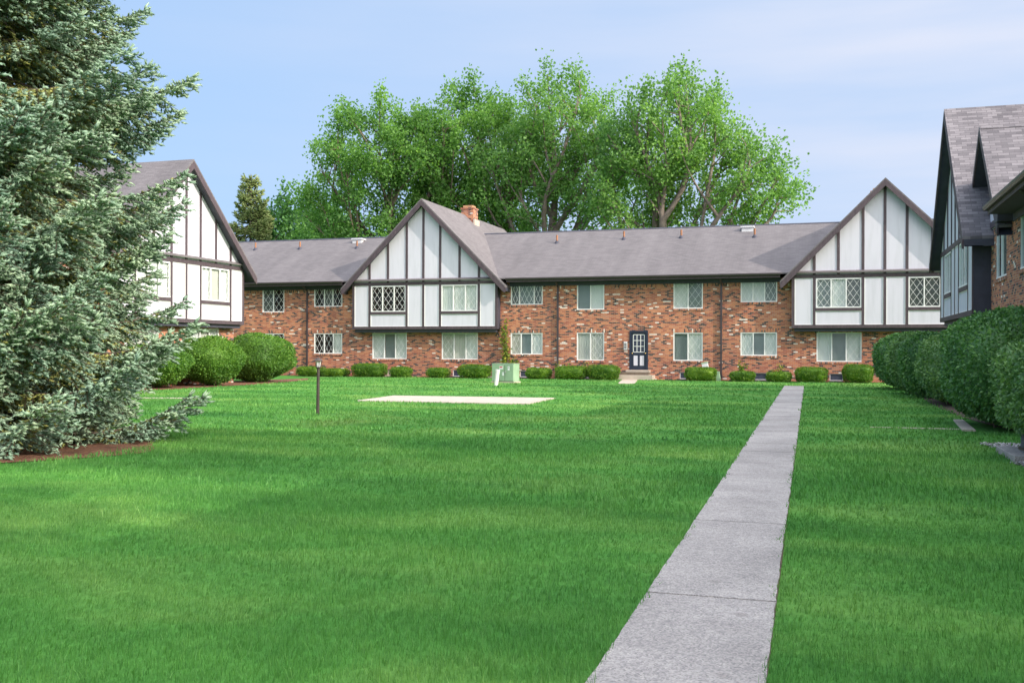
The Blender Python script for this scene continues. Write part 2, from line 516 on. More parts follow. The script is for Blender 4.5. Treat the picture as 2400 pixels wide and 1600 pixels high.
class Frame:
    """facade frame: s along the wall, t outward from it, z up"""
    def __init__(self, o, a, n):
        self.o, self.a, self.n = Vector(o), Vector(a), Vector(n)
        self.flip = self.a.cross(self.n).z < 0
    def p(self, s, t, z):
        q = self.o + self.a * s + self.n * t
        return (q.x, q.y, z)
WORLD = Frame((0, 0, 0), (1, 0, 0), (0, 1, 0))

class MB:
    def __init__(self):
        self.v, self.f = [], []
    def add(self, pts, faces, flip=False):
        b = len(self.v)
        self.v += [tuple(q) for q in pts]
        for fc in faces:
            fc = [b + i for i in fc]
            self.f.append(fc[::-1] if flip else fc)
    def quad(self, *pts):
        self.add(pts, [list(range(len(pts)))])
    def box(self, s0, s1, t0, t1, z0, z1, fr=WORLD):
        P = [fr.p(s, t, z) for z in (z0, z1) for t in (t0, t1) for s in (s0, s1)]
        self.add(P, [(0, 2, 3, 1), (4, 5, 7, 6), (0, 1, 5, 4), (2, 6, 7, 3), (0, 4, 6, 2), (1, 3, 7, 5)], fr.flip)
    def prism(self, poly, t0, t1, fr=WORLD):
        """poly of (s, z) extruded from t0 to t1 (t1 > t0)"""
        n = len(poly)
        P = [fr.p(s, t0, z) for s, z in poly] + [fr.p(s, t1, z) for s, z in poly]
        F = [tuple(range(n)), tuple(range(2 * n - 1, n - 1, -1))]
        for i in range(n):
            j = (i + 1) % n
            F.append((i, i + n, j + n, j))
        self.add(P, F, fr.flip)
    def slab(self, pts, thick):
        """planar quad given by its top corners, thickened straight down"""
        P = list(pts) + [(x, y, z - thick) for x, y, z in pts]
        n = len(pts)
        F = [tuple(range(n)), tuple(range(2 * n - 1, n - 1, -1))]
        for i in range(n):
            j = (i + 1) % n
            F.append((i, i + n, j + n, j))
        a, b, c = Vector(P[0]), Vector(P[1]), Vector(P[2])
        self.add(P, F, (b - a).cross(c - b).z < 0)
    def tube(self, pts, rads, n=8, cap=True):
        rings = []
        pts = [Vector(q) for q in pts]
        for i, q in enumerate(pts):
            d = (pts[min(i + 1, len(pts) - 1)] - pts[max(i - 1, 0)]).normalized()
            u = d.orthogonal().normalized()
            if i and rings_u.dot(d) < 0.99:
                u = (rings_u - d * rings_u.dot(d)).normalized()
            rings_u = u
            w = d.cross(u)
            r = rads[i] if isinstance(rads, (list, tuple)) else rads
            rings.append([q + (u * math.cos(k * 2 * math.pi / n) + w * math.sin(k * 2 * math.pi / n)) * r for k in range(n)])
        P = [v for ring in rings for v in ring]
        F = []
        for i in range(len(pts) - 1):
            for k in range(n):
                a, b = i * n + k, i * n + (k + 1) % n
                F.append((a, b, b + n, a + n))
        if cap:
            F.append(tuple(range(n - 1, -1, -1)))
            F.append(tuple(range((len(pts) - 1) * n, len(pts) * n)))
        self.add(P, F)
    def lathe(self, c, prof, n=16):
        """prof: list of (r, z) bottom to top around the point c"""
        P, F = [], []
        for r, z in prof:
            for k in range(n):
                a = k * 2 * math.pi / n
                P.append((c[0] + r * math.cos(a), c[1] + r * math.sin(a), c[2] + z))
        for i in range(len(prof) - 1):
            for k in range(n):
                a, b = i * n + k, i * n + (k + 1) % n
                F.append((a, b, b + n, a + n))
        F.append(tuple(range(n - 1, -1, -1)))
        F.append(tuple(range((len(prof) - 1) * n, len(prof) * n)))
        self.add(P, F)
    def build(self, name, mat, parent=None, local=False, smooth=False, label=None, bevel=0.0):
        me = bpy.data.meshes.new(name)
        me.from_pydata(self.v, [], self.f)
        me.update()
        uvl = me.uv_layers.new(name="UVMap")
        zax = Vector((0, 0, 1))
        for poly in me.polygons:
            n = poly.normal
            if abs(n.z) > 0.999:
                U, V = Vector((1, 0, 0)), Vector((0, 1, 0))
            else:
                U = zax.cross(n).normalized()
                V = n.cross(U)
            for li in poly.loop_indices:
                co = me.vertices[me.loops[li].vertex_index].co
                uvl.data[li].uv = (co.dot(U), co.dot(V))
            poly.use_smooth = smooth
        if not local:
            off = world_loc(parent)
            me.transform(__import__('mathutils').Matrix.Translation(-off))
        o = link(name, me, mat, parent)
        if bevel:
            b = o.modifiers.new("bevel", 'BEVEL')
            b.width = bevel
            b.segments = 2
            b.limit_method = 'ANGLE'
        if label:
            o['label'] = label
        return o

def np_mesh(name, verts, faces_flat, fsize, mat, parent=None, off=(0, 0, 0), smooth=False):
    """big mesh from numpy: all faces have fsize corners"""
    me = bpy.data.meshes.new(name)
    verts = np.asarray(verts, np.float32) - np.asarray(off, np.float32)
    nf = len(faces_flat) // fsize
    me.vertices.add(len(verts)); me.vertices.foreach_set("co", verts.ravel())
    me.loops.add(len(faces_flat)); me.loops.foreach_set("vertex_index", np.asarray(faces_flat, np.int32))
    me.polygons.add(nf)
    me.polygons.foreach_set("loop_start", np.arange(nf, dtype=np.int32) * fsize)
    try:
        me.polygons.foreach_set("loop_total", np.full(nf, fsize, np.int32))
    except Exception:
        pass
    me.update(calc_edges=True)
    if smooth:
        me.polygons.foreach_set("use_smooth", np.ones(nf, bool))
    return link(name, me, mat, parent)

def norm(a):
    return a / np.maximum(np.linalg.norm(a, axis=-1, keepdims=True), 1e-9)

def leaf_quads(rng, P, D, length, width, fold=0.35):
    """one folded leaf per point P, its blade lying along D; returns verts (n*4,3) and triangle index list"""
    n = len(P)
    D = norm(D)
    S = norm(np.cross(D, rng.normal(size=(n, 3))))
    U = np.cross(S, D)
    L = (length * rng.uniform(0.7, 1.25, n))[:, None]
    W = (width * rng.uniform(0.7, 1.25, n))[:, None]
    b = P
    tip = P + D * L
    l = P + D * L * 0.45 + S * W * 0.5 + U * W * fold
    r = P + D * L * 0.45 - S * W * 0.5 + U * W * fold
    V = np.stack([b, r, tip, l], 1).reshape(-1, 3)
    i = np.arange(n)[:, None] * 4
    F = np.concatenate([i + np.array([[0, 1, 2]]), i + np.array([[0, 2, 3]])], 1).ravel()
    return V, F

def join_np(parts):
    Vs, Fs, b = [], [], 0
    for V, F in parts:
        Vs.append(V); Fs.append(F + b); b += len(V)
    return np.concatenate(Vs), np.concatenate(Fs)

# ------------------------------------------------------------------ ground, paths
g = MB()
g.quad((-500, -60, 0), (500, -60, 0), (500, 600, 0), (-500, 600, 0))
tag(g.build("lawn_ground", M['lawn']), kind='structure')

def walk_x(y):              # centre line of the long walk, it drifts slightly left as it goes away
    return -0.665 - 0.0133 * (y - 4.8)
joints = [2.0, 3.75, 5.27, 6.47, 7.4, 9.35, 10.45, 12.25, 14.25, 15.9, 17.3, 19.7, 21.2, 22.8, 24.4, 26.0, 27.6, 29.2, 30.8,
          32.4, 34.0, 35.6, 37.2, 38.8, 40.4, 42.0, 43.6, 44.7]
rr = random.Random(3)
w = MB()
HW = 0.405
def slab_piece(mb, y0, y1, hw, zt, fx=walk_x, n=8):
    top = []
    for i in range(n + 1):
        y = y0 + (y1 - y0) * i / n
        top.append((fx(y), y))
    lj = [rr.uniform(-0.005, 0.005) for _ in top]
    rj = [rr.uniform(-0.005, 0.005) for _ in top]
    L = [(x - hw + lj[i], y, zt) for i, (x, y) in enumerate(top)]
    Rr = [(x + hw + rj[i], y, zt) for i, (x, y) in enumerate(top)]
    mb.slab(Rr + L[::-1], zt + 0.02)
for i in range(len(joints) - 1):
    slab_piece(w, joints[i] + 0.005, joints[i + 1] - 0.005, HW, 0.022 + rr.uniform(-0.003, 0.003))
tag(w.build("walkway", M['walk']), kind='structure')
s = MB()
for i in range(len(joints) - 1):
    y0, y1 = joints[i], joints[i + 1]
    s.quad((walk_x(y0) - 0.412, y0, 0.004), (walk_x(y0) + 0.412, y0, 0.004), (walk_x(y1) + 0.412, y1, 0.004), (walk_x(y1) - 0.412, y1, 0.004))
tag(s.build("soil_edge", M['soil']), kind='structure')

pad = MB()
pad.slab([(-13.35, 27.15, 0.03), (-8.0, 27.3, 0.03), (-8.15, 30.85, 0.03), (-13.6, 30.5, 0.03)], 0.05)
tag(pad.build("concrete_pad", M['concrete_pale']), kind='structure')
bw_ = MB()
bw_.slab([(0.9, 21.78, 0.012), (2.6, 21.76, 0.012), (2.6, 21.90, 0.012), (0.9, 21.82, 0.012)], 0.03)
bw_.slab([(2.61, 21.4, 0.03), (2.85, 21.4, 0.03), (3.0, 24.5, 0.03), (2.80, 24.5, 0.03)], 0.09)
tag(bw_.build("side_path", M['concrete_pale']), kind='structure')
dw = MB()
for k in range(4):
    a, b = k / 4 + 0.004, (k + 1) / 4 - 0.004
    f = lambda u: (-8.95 + u * (-0.92 + 0.0), 45.0 + 5.85 * u)
    (xa, ya), (xb, yb) = f(a), f(b)
    dw.slab([(xa + 0.0, ya, 0.02), (xa + 0.72, ya, 0.02), (xb + 0.8, yb, 0.02), (xb, yb, 0.02)], 0.04)
tag(dw.build("door_path", M['concrete_pale']), kind='structure')
lp = MB()
lp.slab([(-22.5, 25.9, 0.012), (-18.3, 27.0, 0.012), (-18.5, 27.35, 0.012), (-22.5, 26.4, 0.012)], 0.03)
tag(lp.build("left_path", M['concrete_pale']), kind='structure')

def disc(name, cx, cy, rx, ry, z, mat, seed, rough=0.12, n=64):
    r_ = random.Random(seed)
    ph = [r_.uniform(0, 6.28) for _ in range(5)]
    pts = []
    for k in range(n):
        a = k * 2 * math.pi / n
        q = 1 + sum(rough / (j + 1) * math.sin((j * 2 + 3) * a + ph[j]) for j in range(5))
        pts.append((cx + rx * q * math.cos(a), cy + ry * q * math.sin(a), z))
    m_ = MB(); m_.quad(*pts)
    return tag(m_.build(name, mat), kind='structure')
disc("mulch_bed", -13.9, 12.6, 3.75, 3.2, 0.012, M['mulch'], 4, 0.05)
disc("hedge_bed", 4.62, 30.5, 1.5, 15.0, 0.008, M['soil'], 6, 0.05)
disc("left_hedge_bed", -25.2, 37.0, 1.6, 9.0, 0.008, M['mulch'], 8, 0.06)
fb = MB(); fb.quad((-40, 51.1, 0.008), (9.5, 51.1, 0.008), (9.5, 51.7, 0.008), (-40, 51.7, 0.008))
tag(fb.build("foundation_bed", M['soil']), kind='structure')

# ------------------------------------------------------------------ building parts
ZS, ZE = 5.14, 5.36        # soffit, eave
def wall_openings(mb, fr, s0, s1, z0, z1, ops, t=0.0, reveal=0.11):
    ss = sorted({s0, s1, *[q for o in ops for q in o[:2]]})
    zs = sorted({z0, z1, *[q for o in ops for q in o[2:4]]})
    ss = [q for q in ss if s0 <= q <= s1]; zs = [q for q in zs if z0 <= q <= z1]
    for i in range(len(ss) - 1):
        for j in range(len(zs) - 1):
            cs, cz = (ss[i] + ss[i + 1]) / 2, (zs[j] + zs[j + 1]) / 2
            if any(o[0] < cs < o[1] and o[2] < cz < o[3] for o in ops):
                continue
            P = [fr.p(ss[i], t, zs[j]), fr.p(ss[i + 1], t, zs[j]), fr.p(ss[i + 1], t, zs[j + 1]), fr.p(ss[i], t, zs[j + 1])]
            mb.add(P, [(3, 2, 1, 0)], not fr.flip)
    for a, b, c, d in [o[:4] for o in ops]:
        for q0, q1, q2, q3 in (((a, c), (b, c), 0, 0), ((b, c), (b, d), 0, 0), ((b, d), (a, d), 0, 0), ((a, d), (a, c), 0, 0)):
            P = [fr.p(q0[0], t, q0[1]), fr.p(q1[0], t, q1[1]), fr.p(q1[0], t - reveal, q1[1]), fr.p(q0[0], t - reveal, q0[1])]
            mb.add(P, [(0, 1, 2, 3)], not fr.flip)

CURT = {'p': 'curtain_pale', 'g': 'curtain_grey', 'b': 'curtain_beige', 'd': 'room_dark', 'm': 'curtain_mid'}
def window(fr, s0, s1, z0, z1, panes, parent, t=0.0, splits=None, sill=True, wavy=True, label=None):
    """panes: list like 'pL' = pale curtain behind diamond lattice, 'g' = plain grey"""
    fw, bar = 0.055, 0.05
    n = len(panes)
    if splits is None:
        splits = [i / n for i in range(1, n)]
    f = MB()
    T0, T1 = t - 0.09, t - 0.015
    f.box(s0 + 0.003, s1 - 0.003, T0, T1 + 0.01, z0 + 0.003, z0 + fw, fr)
    f.box(s0 + 0.003, s1 - 0.003, T0, T1, z1 - fw, z1 - 0.003, fr)
    f.box(s0 + 0.003, s0 + fw, T0 + 0.002, T1 - 0.002, z0 + fw, z1 - fw, fr)
    f.box(s1 - fw, s1 - 0.003, T0 + 0.002, T1 - 0.002, z0 + fw, z1 - fw, fr)
    edges = [s0 + fw] + [s0 + (s1 - s0) * q for q in splits] + [s1 - fw]
    for e in edges[1:-1]:
        f.box(e - bar / 2, e + bar / 2, T0 + 0.004, T1 - 0.004, z0 + fw, z1 - fw, fr)
    wo = f.build("window", M['white_frame'], parent, label=label)
    gp = MB()
    cur = {}
    for i, code in enumerate(panes):
        la = MB()
        a = edges[i] + (bar / 2 if i else 0)
        b = edges[i + 1] - (bar / 2 if i < n - 1 else 0)
        c, d = z0 + fw, z1 - fw
        gp.box(a, b, T0 + 0.03, T0 + 0.036, c, d, fr)
        key = code[0]
        cm = MB(); cur[i] = (key, cm)
        # hanging fabric with folds
        m_ = 14 if key in 'pb' else 2
        amp = 0.012 if key in 'pb' and wavy else 0.0
        for k in range(m_):
            u0, u1 = a + (b - a) * k / m_, a + (b - a) * (k + 1) / m_
            ta, tb = t - 0.13 + amp * (-1) ** k, t - 0.13 + amp * (-1) ** (k + 1)
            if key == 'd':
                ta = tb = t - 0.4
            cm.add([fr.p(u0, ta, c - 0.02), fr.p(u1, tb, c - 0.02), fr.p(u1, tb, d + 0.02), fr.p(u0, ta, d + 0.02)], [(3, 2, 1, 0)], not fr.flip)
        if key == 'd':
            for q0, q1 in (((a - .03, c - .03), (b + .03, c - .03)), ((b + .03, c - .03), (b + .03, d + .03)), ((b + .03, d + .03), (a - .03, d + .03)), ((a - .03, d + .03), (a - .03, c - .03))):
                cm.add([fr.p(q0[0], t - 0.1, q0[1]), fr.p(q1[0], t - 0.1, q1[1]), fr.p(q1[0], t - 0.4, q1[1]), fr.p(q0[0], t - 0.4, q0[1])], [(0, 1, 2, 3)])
        if 'L' in code:
            W_, H_ = b - a, d - c
            nx = max(2, round(W_ / 0.27)); nz = max(2, round(H_ / 0.44))
            dx, dz = W_ / nx, H_ / nz
            hw = 0.0045 if 'l' in code or key in 'pb' else 0.0065
            for sg in (1, -1):
                for k in range(-nz, nx + nz + 1):
                    # line through (a + k*dx, c) with slope sg*dz/dx
                    pts = []
                    for zq in (0, H_):
                        pts.append((k * dx + sg * zq * dx / dz, zq))
                    (x0, y0), (x1, y1) = pts
                    # clip to 0..W_
                    tt0, tt1 = 0.0, 1.0
                    ddx = x1 - x0
                    if abs(ddx) > 1e-9:
                        ta_, tb_ = (0 - x0) / ddx, (W_ - x0) / ddx
                        if ta_ > tb_: ta_, tb_ = tb_, ta_
                        tt0, tt1 = max(tt0, ta_), min(tt1, tb_)
                    if tt1 - tt0 < 0.02:
                        continue
                    xa, ya = x0 + ddx * tt0, y0 + (y1 - y0) * tt0
                    xb, yb = x0 + ddx * tt1, y0 + (y1 - y0) * tt1
                    ln = math.hypot(xb - xa, yb - ya)
                    nx_, ny_ = -(yb - ya) / ln * hw, (xb - xa) / ln * hw
                    tq = T0 + 0.042 + (0.002 if sg > 0 else 0.0)
                    P = [(a + xa + nx_, c + ya + ny_), (a + xa - nx_, c + ya - ny_), (a + xb - nx_, c + yb - ny_), (a + xb + nx_, c + yb + ny_)]
                    la.add([fr.p(q[0], tq, q[1]) for q in P] + [fr.p(q[0], tq + 0.008, q[1]) for q in P],
                           [(4, 5, 6, 7), (0, 1, 5, 4), (1, 2, 6, 5), (2, 3, 7, 6), (3, 0, 4, 7)], not fr.flip)
            la.build("lattice", M['white_frame'], wo)
    gp.build("pane", M['glass'], wo)
    for key, cm in cur.values():
        cm.build("curtain" if key != 'd' else "room_behind", M[CURT[key]], wo)
    if sill:
        sm = MB()
        sm.box(s0 - 0.04, s1 + 0.04, t + 0.004, t + 0.028, z0 - 0.105, z0 - 0.004, fr)
        sm.build("window_sill", M['soldier'], wo)
    return wo

def course(fr, s0, s1, z0, z1, parent, t=0.0):
    m_ = MB()
    m_.box(s0, s1, t + 0.002, t + 0.006, z0, z1, fr)
    m_.build("soldier_course", M['soldier'], parent)

def downspout(fr, s, parent, t=0.0):
    d = MB()
    d.box(s - 0.045, s + 0.045, t + 0.03, t + 0.11, 0.12, 4.78, fr)
    d.box(s - 0.045, s + 0.045, t + 0.03, t + 0.40, 0.05, 0.118, fr)
    P0, P1 = fr.p(s, t + 0.07, 4.80), fr.p(s, t + 0.62, 5.24)
    d.tube([fr.p(s, t + 0.07, 4.76), fr.p(s, t + 0.09, 4.86), fr.p(s, t + 0.56, 5.12), fr.p(s, t + 0.62, 5.26)], 0.045, 8)
    o = d.build("downspout", M['gutter'], parent)
    b = MB()
    for z in (1.4, 3.1, 4.4):
        b.box(s - 0.075, s + 0.075, t + 0.012, t + 0.118, z, z + 0.03, fr)
    b.build("pipe_strap", M['gutter'], o)
    return o

def eave(fr, s0, s1, parent, t=0.0, over=0.62, ends=True):
    m_ = MB()
    m_.box(s0, s1, t + 0.0, t + over, ZS - 0.0, ZS + 0.025, fr)
    m_.box(s0, s1, t + 0.004, t + 0.05, ZS - 0.20, ZS - 0.003, fr)          # frieze board under the soffit
    m_.build("soffit", M['soffit'], parent)
    f = MB()
    f.box(s0, s1, t + over + 0.002, t + over + 0.03, ZS - 0.01, ZE - 0.03, fr)
    f.build("fascia", M['timber'], parent)
    gt = MB()
    prof = [(0.0, 0.0), (0.085, 0.0), (0.12, 0.06), (0.12, 0.115), (0.105, 0.115), (0.105, 0.065), (0.078, 0.015), (0.0, 0.015)]
    tb, zb = t + over + 0.033, ZE - 0.125
    n = len(prof)
    P = [fr.p(s0 - 0.02, tb + a, zb + b) for a, b in prof] + [fr.p(s1 + 0.02, tb + a, zb + b) for a, b in prof]
    F = [tuple(range(n)), tuple(range(2 * n - 1, n - 1, -1))] + [(i, (i + 1) % n, (i + 1) % n + n, i + n) for i in range(n)]
    gt.add(P, F, fr.flip)
    gt.build("gutter", M['gutter'], parent)

def gable_bay(fr, sc, p, parent, za=9.78, pitch=1.0, half=4.3, tail=4.85, wins=None, depth=14.0, over=0.37,
              shingle='shingle', label=None, ztail=4.93):
    """jettied half-timbered upper floor under a steep gable; p = how far it stands out from the brick"""
    vt = 0.30                                      # vertical thickness of roof edge at the rake
    zl = lambda s: za - vt - abs(s) * pitch        # underside of the roof over the panel plane
    zb0, zb1, zm0, zm1 = 2.79, 2.63, 5.07, 5.24
    ops = []
    for (a, b) in ((-3.15, -1.06), (1.06, 3.15)):
        ops.append((sc + a, sc + b, 3.61, 5.05))
    pm = MB()
    wall_openings(pm, fr, sc - half, sc + half, zb1, zm1, ops, p)
    # upper panel with the gable outline
    top = [(-half, zm1)] + [(-half, zl(half)), (0, zl(0)), (half, zl(half)), (half, zm1)] if zl(half) > zm1 else \
          [(-(za - vt - zm1) / pitch, zm1), (0, zl(0)), ((za - vt - zm1) / pitch, zm1)]
    P = [fr.p(sc + a, p, z) for a, z in top]
    pm.add(P, [tuple(range(len(P)))], not fr.flip)
    panel = pm.build("gable_panel", M['panel'], parent, label=label)
    sd = MB()
    sd.box(sc - half, sc - half + 0.05, 0.002, p - 0.003, zb1, ZS, fr)
    sd.box(sc + half - 0.05, sc + half, 0.002, p - 0.003, zb1, ZS, fr)
    sd.box(sc - half + 0.052, sc + half - 0.052, 0.002, p - 0.003, zb1, zb1 + 0.03, fr)
    sd.build("bay_side", M['soffit'], parent)
    lg = MB()
    lg.box(sc - half + 0.12, sc + half - 0.12, 0.012, p - 0.10, zb1 - 0.16, zb1 - 0.002, fr)
    lg.build("ledger_beam", M['soffit'], parent)
    # timbers
    tm = MB()
    h = 0.065
    t0, t1 = p + 0.001, p + 0.032
    tm.box(sc - half, sc + half, t0, t1 + 0.01, zb1, zb0, fr)
    tm.box(sc - half, sc + half, t0, t1 + 0.006, zm0, zm1, fr)
    S = (-3.24, -2.12, -0.99, 0.0, 0.99, 2.12, 3.24)
    for s_ in S:
        zt = zl(abs(s_) + h) - 0.0
        tm.prism([(sc + s_ - h, zm1), (sc + s_ + h, zm1), (sc + s_ + h, zl(s_ + h) if s_ else zl(h)), (sc + s_, zl(s_) if s_ == 0 else (zl(s_ - h) + zl(s_ + h)) / 2), (sc + s_ - h, zl(s_ - h) if s_ else zl(h))], t0, t1, fr)
    for s_ in (-3.24, -0.99, 0.0, 0.99, 3.24):
        tm.box(sc + s_ - h, sc + s_ + h, t0, t1, zb0, zm0, fr)
    for s_ in (-1, 1):
        a, b = sorted((sc + s_ * half, sc + s_ * (half - 0.14)))
        tm.box(a, b, t0, t1 + 0.002, zb0, zm0, fr)
        a, b = sorted((sc + s_ * (0.99 + h), sc + s_ * (3.24 - h)))
        tm.box(a, b, t0, t1 + 0.012, 3.46, 3.60, fr)
    tm.build("timber_frame", M['timber'], panel)
    # white mouldings that edge each board
    mo = MB()
    cols = [(-half + .14, -3.24 - h), (-0.99 + h, -h), (h, 0.99 - h), (3.24 + h, half - .14)]
    def ring(a, b, c, d):
        e = 0.03
        mo.box(sc + a, sc + a + e, p + 0.001, p + 0.018, c, d, fr); mo.box(sc + b - e, sc + b, p + 0.001, p + 0.018, c, d, fr)
        mo.box(sc + a + e, sc + b - e, p + 0.001, p + 0.018, c, c + e, fr); mo.box(sc + a + e, sc + b - e, p + 0.001, p + 0.018, d - e, d, fr)
    for a, b in cols:
        ring(a, b, zb0, zm0)
    ring(-3.24 + h, -0.99 - h, zb0, 3.46); ring(0.99 + h, 3.24 - h, zb0, 3.46)
    mo.build("panel_moulding", M['white_frame'], panel)
    for (a, b, c, d), pn in zip(ops, wins or (('dL', 'dL', 'dL'), ('pL', 'pL', 'pL'))):
        window(fr, a, b, c, d, pn, parent, p + 0.03, sill=False)
    # roof: two slopes running back
    R0 = p + over
    rf = MB()
    for sg in (-1, 1):
        ze = za - tail * pitch
        q = [fr.p(sc, R0, za), fr.p(sc + sg * tail, R0, ze), fr.p(sc + sg * tail, -depth, ze), fr.p(sc, -depth, za)]
        rf.slab(q, 0.09)
    roof = rf.build("gable_roof", M[shingle], parent)
    rk = MB()
    for sg in (-1, 1):
        ze = za - tail * pitch
        poly = [(sc, za - 0.095), (sc + sg * tail, ze - 0.095), (sc + sg * (tail - 0.02), ze - 0.37), (sc + sg * (tail - 0.12), ze - 0.37 + 0.05), (sc, za - 0.37 - 0.02)]
        if sg < 0:
            poly = poly[::-1]
        rk.prism(poly, R0 - 0.04, R0 + 0.012, fr)
    rk.build("rake_board", M['timber'], roof)
    so = MB()
    for sg in (-1, 1):
        ze = za - tail * pitch
        q = [fr.p(sc, R0 - 0.045, za - 0.28), fr.p(sc + sg * tail, R0 - 0.045, ze - 0.28), fr.p(sc + sg * tail, 0.3, ze - 0.28), fr.p(sc, 0.3, za - 0.28)]
        so.slab([(x, y, z) for x, y, z in q], 0.02)
        # lower eave edge of the little roof
        a, b = sorted((sc + sg * tail, sc + sg * (tail - 0.03)))
        so.box(a, b, -0.6, R0 - 0.045, ze - 0.30, ze - 0.095, fr)
    so.build("rake_soffit", M['soffit'], roof)
    return panel

def main_roof(fr, s0, s1, parent, name="main_roof", depth=14.2, rise=3.24, over=0.66, shingle='shingle', cut=None):
    rf = MB()
    zr = ZE + rise
    half = depth / 2
    tr = over - half                       # ridge t
    for (ta, tb) in ((over, tr), (tr, over - depth)):
        za, zb = (ZE, zr) if ta == over else (zr, ZE)
        nseg = 10                                   # a long roof is never perfectly true
        r_ = random.Random(int(s0 * 7))
        if cut and ta == over:          # past the cut the low edge lies behind the gables
            tc = -0.7; zc = ZE + (over - tc) / half * rise
            rf.slab([fr.p(s0, ta, za), fr.p(cut, ta, za), fr.p(cut, tb, zb), fr.p(s0, tb, zb)], 0.06)
            rf.slab([fr.p(cut, tc, zc), fr.p(s1, tc, zc), fr.p(s1, tb, zb), fr.p(cut, tb, zb)], 0.06)
            continue
        q = [fr.p(s0, ta, za), fr.p(s1, ta, za), fr.p(s1, tb, zb), fr.p(s0, tb, zb)]
        rf.slab(q, 0.06)
    o = rf.build(name, M[shingle], parent)
    c = MB()
    c.add([fr.p(s0, tr + 0.13, zr - 0.035), fr.p(s1, tr + 0.13, zr - 0.035), fr.p(s1, tr, zr + 0.03), fr.p(s0, tr, zr + 0.03),
           fr.p(s0, tr - 0.13, zr - 0.035), fr.p(s1, tr - 0.13, zr - 0.035)], [(0, 1, 2, 3), (3, 2, 5, 4)])
    c.build("ridge_cap", M['soffit'], o)
    return o

def roof_z(t, over=0.66, rise=3.24, half=7.1):
    return ZE + (over - t) / half * rise

# ------------------------------------------------------------------ centre building
D = 51.62
FM = Frame((0, D, 0), (1, 0, 0), (0, -1, 0))
B = empty("apartment_building", (-16, 51.62, 0), "long two-storey brick apartment block with two white half-timbered gables across the back of the lawn", "building")
wins = [  # s0, s1, z0, z1, panes, splits
    (-31.40, -29.95, 3.66, 5.10, ('mL', 'dL'), (0.5,)),
    (-28.02, -26.22, 3.95, 5.10, ('dL', 'mL', 'dL'), (0.36, 0.66)),
    (-31.40, -29.95, 0.98, 2.43, ('pL', 'dL'), (0.5,)),
    (-28.02, -26.22, 1.26, 2.43, ('dL', 'dL', 'pL'), (0.36, 0.68)),
    (-24.34, -22.23, 0.98, 2.44, ('pL', 'g', 'pL'), (0.35, 0.67)),
    (-20.14, -18.03, 0.98, 2.44, ('bL', 'b', 'pL'), (0.34, 0.67)),
    (-16.15, -14.36, 3.94, 5.10, ('mL', 'gL', 'mL'), (0.27, 0.73)),
    (-16.15, -14.36, 1.27, 2.43, ('bL', 'g', 'pL'), (0.33, 0.66)),
    (-12.48, -11.00, 3.64, 5.10, ('g', 'p'), (0.5,)),
    (-12.48, -11.00, 0.97, 2.44, ('b', 'bL'), (0.5,)),
    (-7.38, -5.88, 3.65, 5.09, ('pL', 'gLl'), (0.5,)),
    (-7.38, -5.88, 0.98, 2.43, ('g', 'pL'), (0.5,)),
    (-4.00, -2.21, 3.95, 5.10, ('pL', 'pL', 'gL'), (0.34, 0.66)),
    (-4.00, -2.21, 1.26, 2.44, ('pL', 'g', 'pL'), (0.35, 0.66)),
    (-0.33, 1.78, 0.98, 2.43, ('p', 'g', 'pLl'), (0.34, 0.66)),
    (3.83, 5.94, 0.98, 2.43, ('p', 'g', 'p'), (0.34, 0.66)),
]
vents = [(-27.66, -27.24, 'm'), (-23.56, -23.08, 'g'), (-19.48, -18.9, 'd'), (-15.62, -15.18, 'd'), (-12.12, -11.75, 'd'),
         (-7.05, -6.7, 'd'), (-3.32, -2.70, 'd'), (0.29, 0.92, 'd')]
DOOR = (-9.66, -8.68, 0.50, 2.54)
ops = [wv[:4] for wv in wins] + [(a, b, 0.05, 0.40) for a, b, _ in vents] + [DOOR]
mb = MB()
wall_openings(mb, FM, -40, 9.5, 0.0, ZS, ops)
mb.box(-40, 9.5, -13.3, -13.29, 0, ZS, FM)
mb.box(9.49, 9.5, -13.29, -0.002, 0, ZS, FM)
mb.box(-40, -39.99, -13.29, -0.002, 0, ZS, FM)
for e_ in (-40.0, 9.5):         # end gables
    mb.add([FM.p(e_, 0, ZS), FM.p(e_, -13.3, ZS), FM.p(e_, -6.44, 8.5)], [(0, 1, 2)])
WALL = mb.build("brick_wall", M['brick'], B)
for wv in wins:
    window(FM, *wv[:4], wv[4], B, 0.0, wv[5])
for wv in wins:
    if wv[3] < 3:
        course(FM, wv[0] - 0.1, wv[1] + 0.1, wv[3] + 0.004, wv[3] + 0.19, WALL)
for a, b in ((-35.0, -31.6), (-29.8, -28.3), (-14.2, -12.6), (-10.9, -7.5), (-5.8, -4.1), (-2.1, -1.6)):
    course(FM, a, b, ZS - 0.385, ZS - 0.205, WALL)
course(FM, -17.6, -16.3, 2.26, 2.46, WALL)
for a, b, k in vents:
    v = MB()
    v.box(a + 0.003, b - 0.003, -0.09, -0.06, 0.053, 0.397, FM)
    v.box(a - 0.02, b + 0.02, 0.002, 0.05, 0.015, 0.047, FM)
    wd = v.build("basement_window", M['concrete_pale'] if k == 'g' else M['vent_dark'], B)
    if k != 'g':
        u = MB()
        for aa, bb, cc, dd in ((a + .004, a + .034, .054, .396), (b - .034, b - .004, .054, .396), (a + .034, b - .034, .366, .396), (a + .034, b - .034, .054, .084)):
            u.box(aa, bb, -0.058, -0.03, cc, dd, FM)
        u.build("sash", M['roofvent'], wd)
for s_ in (-28.42, -13.5, -4.95):
    downspout(FM, s_, B)
eave(FM, -40, -25.9, B); eave(FM, -16.2, -2.05, B)
gable_bay(FM, -21.03, 0.5, B, wins=(('dL', 'dL', 'dL'), ('p', 'pL', 'pL')), label="centre half-timbered gable, lit on its left half")
